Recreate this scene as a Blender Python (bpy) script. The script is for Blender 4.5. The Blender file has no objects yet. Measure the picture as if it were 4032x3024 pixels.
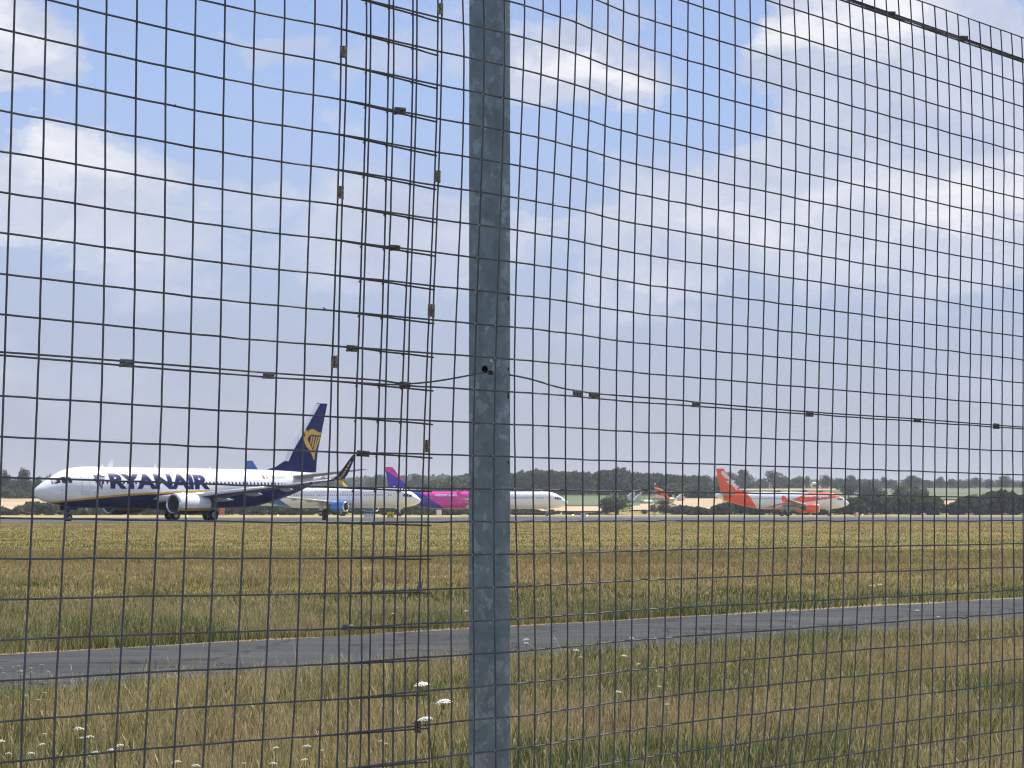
import bpy, bmesh, math, random
import numpy as np
from mathutils import Vector, Matrix

random.seed(7)
rng = np.random.default_rng(11)
PI = math.pi
scene = bpy.context.scene
COL = scene.collection

# ------------------------------------------------------------------ camera
FPX = 8600.0                      # focal length in pixels of the 4032 px wide frame
EYE = 1.55
PITCH = math.atan((1990.0 - 1512.0) / FPX)
cam_d = bpy.data.cameras.new("camera")
cam = bpy.data.objects.new("camera", cam_d)
COL.objects.link(cam)
cam.location = (0, 0, EYE)
cam.rotation_euler = (PI / 2 + PITCH, 0, 0)
cam_d.sensor_width = 36.0
cam_d.lens = FPX / 4032.0 * 36.0
cam_d.clip_start = 0.05
cam_d.clip_end = 20000
cam_d.dof.use_dof = True
cam_d.dof.focus_distance = 3.6
cam_d.dof.aperture_fstop = 52.0
scene.camera = cam
scene.cycles.filter_width = 1.1

# ------------------------------------------------------------------ light, sky, exposure
SUN_EL, SUN_AZ = math.radians(56), math.radians(42)      # azimuth clockwise from the view direction (+Y)
sdir = Vector((math.sin(SUN_AZ) * math.cos(SUN_EL), math.cos(SUN_AZ) * math.cos(SUN_EL), math.sin(SUN_EL)))
sun_d = bpy.data.lights.new("sun", 'SUN')
sun_d.energy = 4.7
sun_d.angle = math.radians(0.6)
sun_d.color = (1.0, 0.94, 0.84)
sun = bpy.data.objects.new("sun", sun_d)
COL.objects.link(sun)
sun.rotation_euler = (-sdir).to_track_quat('-Z', 'Y').to_euler()
sun.location = (0, 0, 60)

vs = scene.view_settings
vs.view_transform = 'Standard'
vs.look = 'None'
vs.gamma = 1.0
vs.use_curve_mapping = False
vs.exposure = 0.35


def view_dir(px, py):
    v = Vector(((px - 2016) / FPX, math.cos(PITCH) + (py - 1512) / FPX * math.sin(PITCH),
                math.sin(PITCH) - (py - 1512) / FPX * math.cos(PITCH)))
    return v


def at(px, py, Y):
    """world point seen at photo pixel px,py that lies at plan distance Y"""
    v = view_dir(px, py)
    t = Y / v.y
    return Vector((v.x * t, Y, EYE + v.z * t))


def px_x(px, Y):
    return (px - 2016) / FPX * Y


# ------------------------------------------------------------------ node helpers
def new_mat(name):
    m = bpy.data.materials.new(name)
    m.use_nodes = True
    nt = m.node_tree
    for n in list(nt.nodes):
        nt.nodes.remove(n)
    out = nt.nodes.new('ShaderNodeOutputMaterial')
    b = nt.nodes.new('ShaderNodeBsdfPrincipled')
    nt.links.new(b.outputs[0], out.inputs[0])
    return m, nt, b


def setin(nt, sock, v):
    if isinstance(v, bpy.types.NodeSocket):
        nt.links.new(v, sock)
    elif isinstance(v, (tuple, list)) and len(v) == 3 and sock.type == 'RGBA':
        sock.default_value = (*v, 1)
    else:
        sock.default_value = v


def math_n(nt, op, a, b=0.0, c=0.0, clamp=False):
    n = nt.nodes.new('ShaderNodeMath')
    n.operation = op
    n.use_clamp = clamp
    setin(nt, n.inputs[0], a)
    setin(nt, n.inputs[1], b)
    setin(nt, n.inputs[2], c)
    return n.outputs[0]


def mixc(nt, f, a, b, mode='MIX'):
    n = nt.nodes.new('ShaderNodeMix')
    n.data_type = 'RGBA'
    n.blend_type = mode
    setin(nt, n.inputs[0], f)
    setin(nt, n.inputs[6], a)
    setin(nt, n.inputs[7], b)
    return n.outputs[2]


def ramp(nt, f, stops, interp='LINEAR'):
    n = nt.nodes.new('ShaderNodeValToRGB')
    n.color_ramp.interpolation = interp
    el = n.color_ramp.elements
    while len(el) < len(stops):
        el.new(0.5)
    for e, (p, c) in zip(el, stops):
        e.position = p
        e.color = (*c, 1) if len(c) == 3 else c
    setin(nt, n.inputs[0], f)
    return n.outputs[0]


def noise_n(nt, vec, scale, detail=4, rough=0.55, dist=0.0):
    n = nt.nodes.new('ShaderNodeTexNoise')
    if vec is not None:
        nt.links.new(vec, n.inputs['Vector'])
    n.inputs['Scale'].default_value = scale
    n.inputs['Detail'].default_value = detail
    n.inputs['Roughness'].default_value = rough
    n.inputs['Distortion'].default_value = dist
    return n.outputs[0]


def mapping(nt, vec, scale=(1, 1, 1), loc=(0, 0, 0), rot=(0, 0, 0)):
    n = nt.nodes.new('ShaderNodeMapping')
    nt.links.new(vec, n.inputs[0])
    n.inputs['Location'].default_value = loc
    n.inputs['Rotation'].default_value = rot
    n.inputs['Scale'].default_value = scale
    return n.outputs[0]


def tc(nt, which='Object'):
    n = nt.nodes.new('ShaderNodeTexCoord')
    return n.outputs[which]


def bump(nt, b, h, strength=0.3, dist=0.01):
    n = nt.nodes.new('ShaderNodeBump')
    n.inputs['Strength'].default_value = strength
    n.inputs['Distance'].default_value = dist
    nt.links.new(h, n.inputs['Height'])
    nt.links.new(n.outputs[0], b.inputs['Normal'])


# ------------------------------------------------------------------ world
world = bpy.data.worlds.new("World")
scene.world = world
world.use_nodes = True
nt = world.node_tree
for n in list(nt.nodes):
    nt.nodes.remove(n)
wo = nt.nodes.new('ShaderNodeOutputWorld')
bg = nt.nodes.new('ShaderNodeBackground')
nt.links.new(bg.outputs[0], wo.inputs[0])
sky = nt.nodes.new('ShaderNodeTexSky')
sky.sky_type = 'NISHITA'
sky.sun_disc = False
sky.sun_elevation = SUN_EL
sky.sun_rotation = SUN_AZ
sky.air_density = 1.0
sky.dust_density = 1.2
sky.ozone_density = 1.0
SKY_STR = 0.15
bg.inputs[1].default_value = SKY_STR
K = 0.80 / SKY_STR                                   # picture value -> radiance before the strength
g = tc(nt, 'Generated')
sep = nt.nodes.new('ShaderNodeSeparateXYZ')
nt.links.new(g, sep.inputs[0])
zc = sep.outputs[2]


def kc(c):
    return tuple(v * K for v in c)


# clear-sky colour as seen low over the horizon, fading into the physical sky higher up
low = ramp(nt, math_n(nt, 'MULTIPLY', zc, 2.5, clamp=True),
           [(0.0, (0.43, 0.445, 0.53)), (0.13, (0.455, 0.500, 0.625)), (0.30, (0.455, 0.555, 0.77)),
            (0.45, (0.405, 0.55, 0.86)), (0.58, (0.36, 0.505, 0.84)), (1.0, (0.20, 0.33, 0.66))])
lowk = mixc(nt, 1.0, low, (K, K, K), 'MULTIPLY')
up = math_n(nt, 'MULTIPLY', math_n(nt, 'SUBTRACT', zc, 0.28), 3.0, clamp=True)
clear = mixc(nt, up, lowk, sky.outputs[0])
# clouds: fractal noise in view directions, plus the cloud banks of this day
wn = nt.nodes.new('ShaderNodeTexNoise')
wn.inputs['Scale'].default_value = 16
wn.inputs['Detail'].default_value = 9
wn.inputs['Roughness'].default_value = 0.62
nt.links.new(mapping(nt, g, scale=(1, 1, 1.8)), wn.inputs['Vector'])
wsub = nt.nodes.new('ShaderNodeVectorMath')
wsub.operation = 'SUBTRACT'
nt.links.new(wn.outputs[1], wsub.inputs[0])
wsub.inputs[1].default_value = (.5, .5, .5)
wadd = nt.nodes.new('ShaderNodeVectorMath')
wadd.operation = 'MULTIPLY_ADD'
nt.links.new(wsub.outputs[0], wadd.inputs[0])
wadd.inputs[1].default_value = (.10, .02, .065)
nt.links.new(g, wadd.inputs[2])
g0 = g
g = wadd.outputs[0]
gm = mapping(nt, g0, scale=(1.0, 1.0, 1.9))
n1 = noise_n(nt, gm, 7.0, 8, 0.55, 0.25)
n2 = noise_n(nt, mapping(nt, g, scale=(1, 1, 2.4), loc=(3.1, 1.7, 0.4)), 22.0, 6, 0.6, 0.1)
dens = math_n(nt, 'ADD', math_n(nt, 'MULTIPLY', n1, 1.25), math_n(nt, 'MULTIPLY', n2, 0.35))


def bank(px, py, rx, ry, amp):
    """elliptic swelling of the cloud cover round one direction"""
    d = view_dir(px, py).normalized()
    m = mapping(nt, g, scale=(FPX / rx, FPX / rx, FPX / ry),
                loc=(-d.x * FPX / rx, -d.y * FPX / rx, -d.z * FPX / ry))
    ln = nt.nodes.new('ShaderNodeVectorMath')
    ln.operation = 'LENGTH'
    nt.links.new(m, ln.inputs[0])
    f = math_n(nt, 'SUBTRACT', 1.0, ln.outputs['Value'], clamp=True)
    f = math_n(nt, 'POWER', f, 0.75)
    return math_n(nt, 'MULTIPLY', f, amp)


for b_ in [(3750, 420, 1000, 680, .72), (3420, 60, 430, 260, .40), (3800, 800, 850, 330, .35), (2330, 300, 430, 230, .42),
           (2900, 820, 800, 380, .42), (250, 760, 760, 290, .50), (-60, 120, 420, 260, .55), (900, 1130, 900, 190, .20),
           (1650, 950, 620, 240, .30), (2500, 1000, 900, 200, .18), (300, 330, 420, 160, .25),
           (1150, 230, 520, 120, .18), (2900, 60, 260, 150, -.35), (4032, 30, 260, 160, -.55), (2750, 470, 330, 150, -.20),
           (700, 420, 600, 170, -.12)]:
    dens = math_n(nt, 'ADD', dens, bank(*b_))
cover = ramp(nt, math_n(nt, 'SUBTRACT', dens, 0.0), [(0.84, (0, 0, 0)), (0.93, (.55, .55, .55)), (1.10, (1, 1, 1))], 'EASE')
cb = noise_n(nt, mapping(nt, g, scale=(1, 1, 2.2), loc=(0.6, 2.2, 0.93)), 14.0, 9, 0.62, 0.4)
bright = cb
for b_ in [(3440, 60, 330, 200, .40), (3750, 760, 560, 220, .34), (2290, 290, 260, 110, .40), (-30, 130, 220, 160, .4),
           (130, 640, 420, 120, .18), (3170, 120, 160, 110, .25)]:
    bright = math_n(nt, 'ADD', bright, bank(*b_))
cloudc = ramp(nt, bright, [(0.34, (0.52, 0.575, 0.74)), (0.58, (0.65, 0.69, 0.815)), (0.84, (0.95, 0.95, 0.97))])
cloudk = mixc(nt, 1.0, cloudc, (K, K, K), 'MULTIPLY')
# clouds thin out into the haze at the horizon
fade = math_n(nt, 'MULTIPLY', math_n(nt, 'SUBTRACT', zc, 0.02), 12.0, clamp=True)
cf = math_n(nt, 'MULTIPLY', cover, math_n(nt, 'MULTIPLY', fade, 0.92))
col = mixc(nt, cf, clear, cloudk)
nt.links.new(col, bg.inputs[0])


# ------------------------------------------------------------------ mesh helpers
class MB:
    def __init__(s):
        s.v, s.f, s.m = [], [], []

    def add(s, vs_, fs, mi=0):
        o = len(s.v)
        s.v += [tuple(v) for v in vs_]
        s.f += [tuple(i + o for i in f) for f in fs]
        s.m += [mi] * len(fs)

    def box(s, x0, x1, y0, y1, z0, z1, mi=0):
        s.add([(x0, y0, z0), (x1, y0, z0), (x1, y1, z0), (x0, y1, z0), (x0, y0, z1), (x1, y0, z1), (x1, y1, z1), (x0, y1, z1)],
              [(0, 3, 2, 1), (4, 5, 6, 7), (0, 1, 5, 4), (1, 2, 6, 5), (2, 3, 7, 6), (3, 0, 4, 7)], mi)

    def tube(s, pts, r, seg=8, cap=True, mi=0):
        pts = [Vector(p) for p in pts]
        n = len(pts)
        rs = r if isinstance(r, (list, tuple, np.ndarray)) else [r] * n
        vs_ = []
        t0 = (pts[1] - pts[0]).normalized()
        ref = Vector((0, 0, 1)) if abs(t0.z) < 0.9 else Vector((1, 0, 0))
        u = t0.cross(ref).normalized()
        for i in range(n):
            t = (pts[min(i + 1, n - 1)] - pts[max(i - 1, 0)]).normalized()
            u = (u - t * u.dot(t)).normalized()
            w = t.cross(u)
            for k in range(seg):
                a = 2 * PI * k / seg
                vs_.append(pts[i] + (u * math.cos(a) + w * math.sin(a)) * rs[i])
        fs = [(i * seg + k, i * seg + (k + 1) % seg, (i + 1) * seg + (k + 1) % seg, (i + 1) * seg + k)
              for i in range(n - 1) for k in range(seg)]
        if cap:
            fs.append(tuple(range(seg))[::-1])
            fs.append(tuple((n - 1) * seg + k for k in range(seg)))
        s.add(vs_, fs, mi)

    def loft(s, rings, close=True, cap=True, mi=0):
        k = len(rings[0])
        vs_ = [p for r in rings for p in r]
        fs = []
        for i in range(len(rings) - 1):
            for j in range(k if close else k - 1):
                fs.append((i * k + j, i * k + (j + 1) % k, (i + 1) * k + (j + 1) % k, (i + 1) * k + j))
        if cap:
            fs.append(tuple(range(k))[::-1])
            fs.append(tuple((len(rings) - 1) * k + j for j in range(k)))
        s.add(vs_, fs, mi)

    def build(s, name, mats, parent=None, smooth=False, sharp=None):
        me = bpy.data.meshes.new(name)
        me.from_pydata(s.v, [], s.f)
        for m in (mats if isinstance(mats, (list, tuple)) else [mats]):
            me.materials.append(m)
        if any(s.m):
            me.polygons.foreach_set('material_index', s.m)
        bm = bmesh.new()
        bm.from_mesh(me)
        bmesh.ops.recalc_face_normals(bm, faces=bm.faces)
        bm.to_mesh(me)
        bm.free()
        if smooth:
            me.polygons.foreach_set('use_smooth', [True] * len(me.polygons))
            if sharp is not None:
                me.set_sharp_from_angle(angle=math.radians(sharp))
        me.update()
        o = bpy.data.objects.new(name, me)
        COL.objects.link(o)
        if parent is not None:
            o.parent = parent
        return o


def empty(name, label, cat, loc=(0, 0, 0), rz=0.0, group=None):
    o = bpy.data.objects.new(name, None)
    o.empty_display_size = 0.2
    COL.objects.link(o)
    o.location = loc
    o.rotation_euler = (0, 0, rz)
    o['label'] = label
    o['category'] = cat
    if group:
        o['group'] = group
    return o


def tag(o, label=None, cat=None, group=None, kind=None):
    if label:
        o['label'] = label
    if cat:
        o['category'] = cat
    if group:
        o['group'] = group
    if kind:
        o['kind'] = kind
    return o


def link_mesh(name, me, parent, loc=(0, 0, 0)):
    o = bpy.data.objects.new(name, me)
    COL.objects.link(o)
    o.parent = parent
    o.location = loc
    return o


def plain(name, c, rough=0.5, metal=0.0, coat=0.0, var=0.06, scale=3.0, emit=None):
    m, nt, b = new_mat(name)
    o = tc(nt)
    b.inputs['Specular IOR Level'].default_value = 0.25 if max(c) < .2 else 0.4
    n = noise_n(nt, o, scale, 5, 0.6)
    d = tuple(max(0, v * (1 - var * 2)) for v in c)
    l = tuple(v * (1 + var) for v in c)
    setin(nt, b.inputs['Base Color'], ramp(nt, n, [(0.35, d), (0.62, l)]))
    b.inputs['Roughness'].default_value = rough
    b.inputs['Metallic'].default_value = metal
    b.inputs['Coat Weight'].default_value = coat
    b.inputs['Coat Roughness'].default_value = 0.12
    if emit:
        b.inputs['Emission Color'].default_value = (*emit[0], 1)
        b.inputs['Emission Strength'].default_value = emit[1]
    return m


# ------------------------------------------------------------------ terrain
TY = [-60, 235, 330, 460, 545, 610, 650, 900, 1300, 1700, 2500, 3500, 5400]
TZ = [0, 0, -.30, -.75, -1.2, -1.1, .2, 4.9, 11.2, 14.6, 18.5, 20.0, 17.0]


def smooth_noise(x, y, seed=0):
    x = np.asarray(x, float)
    y = np.asarray(y, float)
    xi, yi = np.floor(x).astype(np.int64), np.floor(y).astype(np.int64)
    xf, yf = x - xi, y - yi
    u, v = xf * xf * (3 - 2 * xf), yf * yf * (3 - 2 * yf)

    def h(a, b):
        n = (a * 374761393 + b * 668265263 + seed * 69069) & 0x7fffffff
        n = ((n ^ (n >> 13)) * 1274126177) & 0x7fffffff
        return ((n ^ (n >> 16)) & 0xffff) / 65535.0
    return (h(xi, yi) * (1 - u) + h(xi + 1, yi) * u) * (1 - v) + (h(xi, yi + 1) * (1 - u) + h(xi + 1, yi + 1) * u) * v


def fbm(x, y, seed=0, oct=4):
    a, s, t = 0.5, 0, 0
    for i in range(oct):
        s = s + a * smooth_noise(x * 2 ** i, y * 2 ** i, seed + i * 17)
        t += a
        a *= 0.5
    return s / t


def height(x, y):
    z = np.interp(y, TY, TZ)
    w = np.clip((np.asarray(y, float) - 700) / 900, 0, 1)
    return z + w * (fbm(np.asarray(x) / 420.0 + 9, np.asarray(y) / 600.0, 5) - 0.5) * 7.0


STRAW = np.array([0.68, 0.57, 0.345])
DRY = np.array([0.42, 0.325, 0.160])
OLIVE = np.array([0.325, 0.300, 0.112])
GREEN = np.array([0.165, 0.195, 0.066])


def field_colour(x, y, fine=True):
    """how parched the airfield grass is at x,y: mown swathes, lusher strips by the tarmac"""
    x = np.asarray(x, float)
    y = np.asarray(y, float)
    ly = np.log(np.maximum(y, 8.0))
    band = .6 * fbm(x / 60.0 + 4, ly * 9.0, 3, 3) + .4 * fbm(x / 22.0 + 4, ly * 26.0, 6, 3)
    patch = (fbm(x / 1.3, y / 2.2, 21, 3) - .5) * 1.7 + .5 if fine else fbm(x / 9, y / 15, 21, 3)
    far = np.clip((y - 34) / 30, 0, 1)
    dpath = np.abs((y - x) / 1.4142 - 18.05)        # distance to the middle of the path
    lush = np.clip(1 - np.abs(dpath - 3.6) / 2.6, 0, 1) * (y > x + 25.5) * (0.4 + 0.6 * fbm(x / 2.5, y / 3, 8, 2))
    greenness = .03 + 0.72 * patch * (1 - far) + band * (0.25 + 0.50 * far) + 0.14 + .04 * far + lush * 0.24
    brown_belt = np.exp(-((ly - math.log(50)) / 0.17) ** 2) * 0.13 + np.exp(-((ly - math.log(170)) / 0.14) ** 2) * 0.12
    green_belt = np.exp(-((ly - math.log(88)) / 0.18) ** 2) * 0.03 + np.exp(-((ly - math.log(34)) / 0.16) ** 2) * 0.15
    greenness = greenness - brown_belt + green_belt
    t = np.clip((greenness - 0.30) / 0.42, 0, 1)[..., None]
    c = DRY * (1 - t) + OLIVE * t
    t2 = np.clip((greenness - 0.60) / 0.35, 0, 1)[..., None]
    c = c * (1 - t2) + GREEN * t2
    return c


def colour_attr(me, cols):
    a = me.color_attributes.new('Col', 'FLOAT_COLOR', 'POINT')
    c = np.ones((len(cols), 4), np.float32)
    c[:, :3] = cols
    a.data.foreach_set('color', c.ravel())


# ground sheet
ys = np.concatenate([np.linspace(-60, 8, 10), np.geomspace(9, 260, 200), np.geomspace(265, 5400, 150)])
xs = np.concatenate([-np.geomspace(2900, 30, 60), np.linspace(-29, 29, 90), np.geomspace(30, 2900, 60)])
GX, GY = np.meshgrid(xs, ys)
GZ = height(GX, GY)
nv = GX.size
verts = np.stack([GX.ravel(), GY.ravel(), GZ.ravel()], 1)
nx_, ny_ = len(xs), len(ys)
ii = (np.arange(ny_ - 1)[:, None] * nx_ + np.arange(nx_ - 1)[None]).ravel()
quads = np.stack([ii, ii + 1, ii + 1 + nx_, ii + nx_], 1)
me = bpy.data.meshes.new("ground")
me.from_pydata(verts.tolist(), [], quads.tolist())
me.polygons.foreach_set('use_smooth', [True] * len(me.polygons))
cc = field_colour(GX.ravel(), GY.ravel(), False)
fy = GY.ravel()
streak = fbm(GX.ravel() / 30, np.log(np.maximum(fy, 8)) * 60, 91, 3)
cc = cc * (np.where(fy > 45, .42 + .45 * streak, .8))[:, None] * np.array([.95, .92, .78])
pale = np.array([0.40, 0.33, 0.16])
t = np.clip((fy - 232) / 40, 0, 1)[:, None] * np.clip((640 - fy) / 60, 0, 1)[:, None]
cc = cc * (1 - t * 0.9) + pale * t * 0.9
t = np.clip((fy - 640) / 60, 0, 1)[:, None]
far_c = np.array([0.12, 0.15, 0.06]) * (0.75 + 0.5 * fbm(GX.ravel() / 260, fy / 190, 31, 3))[:, None]
cc = cc * (1 - t) + far_c * t
soil = np.array([0.085, 0.068, 0.035])  # dark soil tone, also painting in the shade between near blades
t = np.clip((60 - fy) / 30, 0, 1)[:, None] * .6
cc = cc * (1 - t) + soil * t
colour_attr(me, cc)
m, nt, b = new_mat("grass_ground")
va = nt.nodes.new('ShaderNodeVertexColor')
va.layer_name = 'Col'
o_ = tc(nt)
n1 = noise_n(nt, mapping(nt, o_, scale=(1, 0.5, 1)), 9.0, 6, 0.7)
n2 = noise_n(nt, mapping(nt, o_, scale=(1, 0.25, 1)), 1.1, 6, 0.65)
f = math_n(nt, 'MULTIPLY', math_n(nt, 'ADD', n1, n2), 0.5)
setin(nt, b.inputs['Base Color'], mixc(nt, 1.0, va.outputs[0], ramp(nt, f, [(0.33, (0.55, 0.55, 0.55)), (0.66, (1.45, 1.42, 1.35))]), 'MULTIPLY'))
b.inputs['Roughness'].default_value = 0.95
b.inputs['Specular IOR Level'].default_value = 0.1
bump(nt, b, n1, 0.5, 0.05)
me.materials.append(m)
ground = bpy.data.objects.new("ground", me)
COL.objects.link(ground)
tag(ground, "dry olive and brown airfield grass rising to distant farmland", kind='structure')


def drape(name, pts, mat, lift, label, nx=24, ny=8):
    """sheet laid over the terrain; pts = four plan corners (x,y) counter-clockwise from near-left"""
    mb = MB()
    a, b2, c, d = [np.array(p, float) for p in pts]
    vs_ = []
    for j in range(ny + 1):
        for i in range(nx + 1):
            u, v = i / nx, j / ny
            p = (a * (1 - u) + b2 * u) * (1 - v) + (d * (1 - u) + c * u) * v
            vs_.append((p[0], p[1], float(height(p[0], p[1])) + lift))
    fs = [(j * (nx + 1) + i, j * (nx + 1) + i + 1, (j + 1) * (nx + 1) + i + 1, (j + 1) * (nx + 1) + i) for j in range(ny) for i in range(nx)]
    mb.add(vs_, fs)
    o = mb.build(name, mat, None, True)
    return tag(o, label, kind='structure')


def pxq(l0, l1, Y0, r0, r1, Y1):
    """plan quad: near edge at Y0 spans photo columns l0..r0, far edge at Y1 spans l1..r1"""
    return [(px_x(l0, Y0), Y0), (px_x(r0, Y0), Y0), (px_x(r1, Y1), Y1), (px_x(l1, Y1), Y1)]


def tarmac_mat(name, c0, c1, scale=30, cracks=True):
    m, nt, b = new_mat(name)
    o = tc(nt)
    n1 = noise_n(nt, o, scale, 8, 0.75)
    n2 = noise_n(nt, o, 0.7, 5, 0.6)
    f = math_n(nt, 'ADD', math_n(nt, 'MULTIPLY', n1, 0.55), math_n(nt, 'MULTIPLY', n2, 0.45))
    c = ramp(nt, f, [(0.32, c0), (0.66, c1)])
    if cracks:
        v = nt.nodes.new('ShaderNodeTexVoronoi')
        v.feature = 'DISTANCE_TO_EDGE'
        v.inputs['Scale'].default_value = 0.45
        dn = nt.nodes.new('ShaderNodeTexNoise')
        dn.inputs['Scale'].default_value = 2.5
        nt.links.new(o, dn.inputs['Vector'])
        va2 = nt.nodes.new('ShaderNodeVectorMath')
        va2.operation = 'ADD'
        nt.links.new(o, va2.inputs[0])
        nt.links.new(dn.outputs[1], va2.inputs[1])
        nt.links.new(va2.outputs[0], v.inputs['Vector'])
        ck = ramp(nt, v.outputs['Distance'], [(0.0, (0.42, 0.42, 0.42)), (0.03, (1, 1, 1))])
        c = mixc(nt, 1.0, c, ck, 'MULTIPLY')
        ln_ = noise_n(nt, mapping(nt, o, scale=(.12, 2.2, 1), rot=(0, 0, -.787)), 1.6, 5, .65)
        c = mixc(nt, 1.0, c, ramp(nt, ln_, [(.36, (.70, .70, .70)), (.5, (1, 1, 1)), (.7, (1.22, 1.20, 1.16))]), 'MULTIPLY')
    setin(nt, b.inputs['Base Color'], c)
    b.inputs['Roughness'].default_value = 0.95
    b.inputs['Specular IOR Level'].default_value = 0.12
    bump(nt, b, n1, 0.6, 0.006)
    return m


M_path = tarmac_mat("path_asphalt", (0.036, 0.038, 0.039), (0.084, 0.087, 0.087), 22)
M_taxi = tarmac_mat("taxiway_asphalt", (0.065, 0.067, 0.07), (0.11, 0.112, 0.115), 1.2, False)
M_conc = tarmac_mat("shoulder_concrete", (0.12, 0.118, 0.115), (0.185, 0.18, 0.175), 0.8, False)

# the service path, parallel to the fence
PD = Vector((1, 1.005, 0)).normalized()
PN = Vector((-PD.y, PD.x, 0))
P0 = Vector((-5.3, 22.6, 0))         # on its far edge
mb = MB()
N = 300
L0, L1 = -28.0, 330.0
vs_ = []
for i in range(N + 1):
    s_ = L0 + (L1 - L0) * (i / N) ** 1.6
    j1 = (float(fbm(s_ * 1.3, 0.5, 71, 4)) - 0.5) * 0.24
    j2 = (float(fbm(s_ * 1.3, 7.5, 72, 4)) - 0.5) * 0.24
    for k in range(5):
        q = P0 + PD * s_ - PN * (4.2 * k / 4 + (j1 if k == 0 else j2 if k == 4 else 0))
        crown = 0.035 * (1 - abs(k - 2) / 2)
        vs_.append((q.x, q.y, 0.012 + crown))
fs = [(i * 5 + k, i * 5 + k + 1, (i + 1) * 5 + k + 1, (i + 1) * 5 + k) for i in range(N) for k in range(4)]
mb.add(vs_, fs)
o = mb.build("path", M_path, None, True)
tag(o, "narrow grey asphalt service path running parallel to the fence", kind='structure')
# bare sandy verge on the far edge
M_sand = tarmac_mat("sandy_verge", (0.20, 0.155, 0.10), (0.33, 0.26, 0.175), 20, False)
mb = MB()
vs_ = []
for i in range(N + 1):
    s_ = L0 + (L1 - L0) * (i / N) ** 1.6
    w = 0.04 + 1.3 * max(0.0, float(fbm(s_ * 0.9, 3.5, 73, 4)) - .40)
    for k in (0, 1):
        q = P0 + PD * s_ + PN * (k * w - (0 if k else 0.12 * min(1, w * 4)))
        vs_.append((q.x, q.y, 0.008))
mb.add(vs_, [(i * 2, i * 2 + 1, i * 2 + 3, i * 2 + 2) for i in range(N)])
tag(mb.build("verge", M_sand), "thin strip of bare sandy soil along the path edge", kind='structure')

# taxiway and its pale shoulder
drape("taxiway", [(-160, 196), (175, 232), (175, 470), (-160, 262)], M_taxi, 0.02, "dark asphalt taxiway under the nearest airliner", 40, 20)
drape("taxiway_shoulder", [(-160, 184), (175, 216), (175, 229), (-160, 195)], M_conc, 0.03, "pale concrete shoulder between the taxiway and the grass", 30, 2)
drape("runway", pxq(2250, 1700, 300, 6500, 6500, 500), M_conc, 0.05, "pale concrete runway under the orange and white airliner", 30, 12)


# ------------------------------------------------------------------ fence grid from the photograph
PX_S = np.array([-900, 0, 538, 887, 1120, 1344, 1705, 2065, 2266, 2453, 2688, 4032, 4700.0])
SP_S = np.array([176.0, 160.5, 150.9, 145.1, 141.8, 138.8, 132.7, 127.0, 122.8, 118.2, 113.7, 90.5, 79.0])   # px between two horizontal wires
Y0_S = np.array([2032, 2040, 2047, 2053, 2056, 2058, 2055, 2054, 2053, 2052, 2051, 2051, 2051.0])       # the wire at about eye height


def cubic_interp(xs_, ys_, x):
    """Catmull-Rom through the stations"""
    x = float(x)
    i = int(np.clip(np.searchsorted(xs_, x) - 1, 0, len(xs_) - 2))

    def slope(k):
        if k == 0:
            return (ys_[1] - ys_[0]) / (xs_[1] - xs_[0])
        if k == len(xs_) - 1:
            return (ys_[-1] - ys_[-2]) / (xs_[-1] - xs_[-2])
        return (ys_[k + 1] - ys_[k - 1]) / (xs_[k + 1] - xs_[k - 1])
    h = xs_[i + 1] - xs_[i]
    t = (x - xs_[i]) / h
    m0, m1 = slope(i) * h, slope(i + 1) * h
    return (2 * t ** 3 - 3 * t * t + 1) * ys_[i] + (t ** 3 - 2 * t * t + t) * m0 + (-2 * t ** 3 + 3 * t * t) * ys_[i + 1] + (t ** 3 - t * t) * m1


def fence_sp(px):
    return cubic_interp(PX_S, SP_S, px)


def fence_Y(px):
    return FPX * 0.05 / np.interp(px, PX_S, SP_S)


def row_y(px, k):
    return cubic_interp(PX_S, Y0_S, px) - k * fence_sp(px)


M_wire, nt, b = new_mat("galvanised_wire")
o_ = tc(nt)
n1 = noise_n(nt, o_, 14, 4, 0.6)
n2 = noise_n(nt, o_, 700, 3, 0.7)
setin(nt, b.inputs['Base Color'], ramp(nt, math_n(nt, 'ADD', math_n(nt, 'MULTIPLY', n1, .8), math_n(nt, 'MULTIPLY', n2, .2)),
      [(0.35, (0.082, 0.086, 0.096)), (0.65, (0.145, 0.152, 0.165))]))
b.inputs['Metallic'].default_value = 0.0
b.inputs['Roughness'].default_value = 0.75
b.inputs['Specular IOR Level'].default_value = 0.25

R_W = 0.00143
YLEV = [0, 304, 1008, 1500, 2016, 3024]


def vline(px_list, y_list=YLEV):
    """photo column of a vertical wire as a function of photo row"""
    y = np.array(y_list, float)
    x = np.array(px_list, float)
    p = np.polyfit((y - 1500) / 1500, x, min(4, len(y) - 2))
    return lambda yy: np.polyval(p, (np.clip(yy, -60, 3100) - 1500) / 1500)


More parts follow.
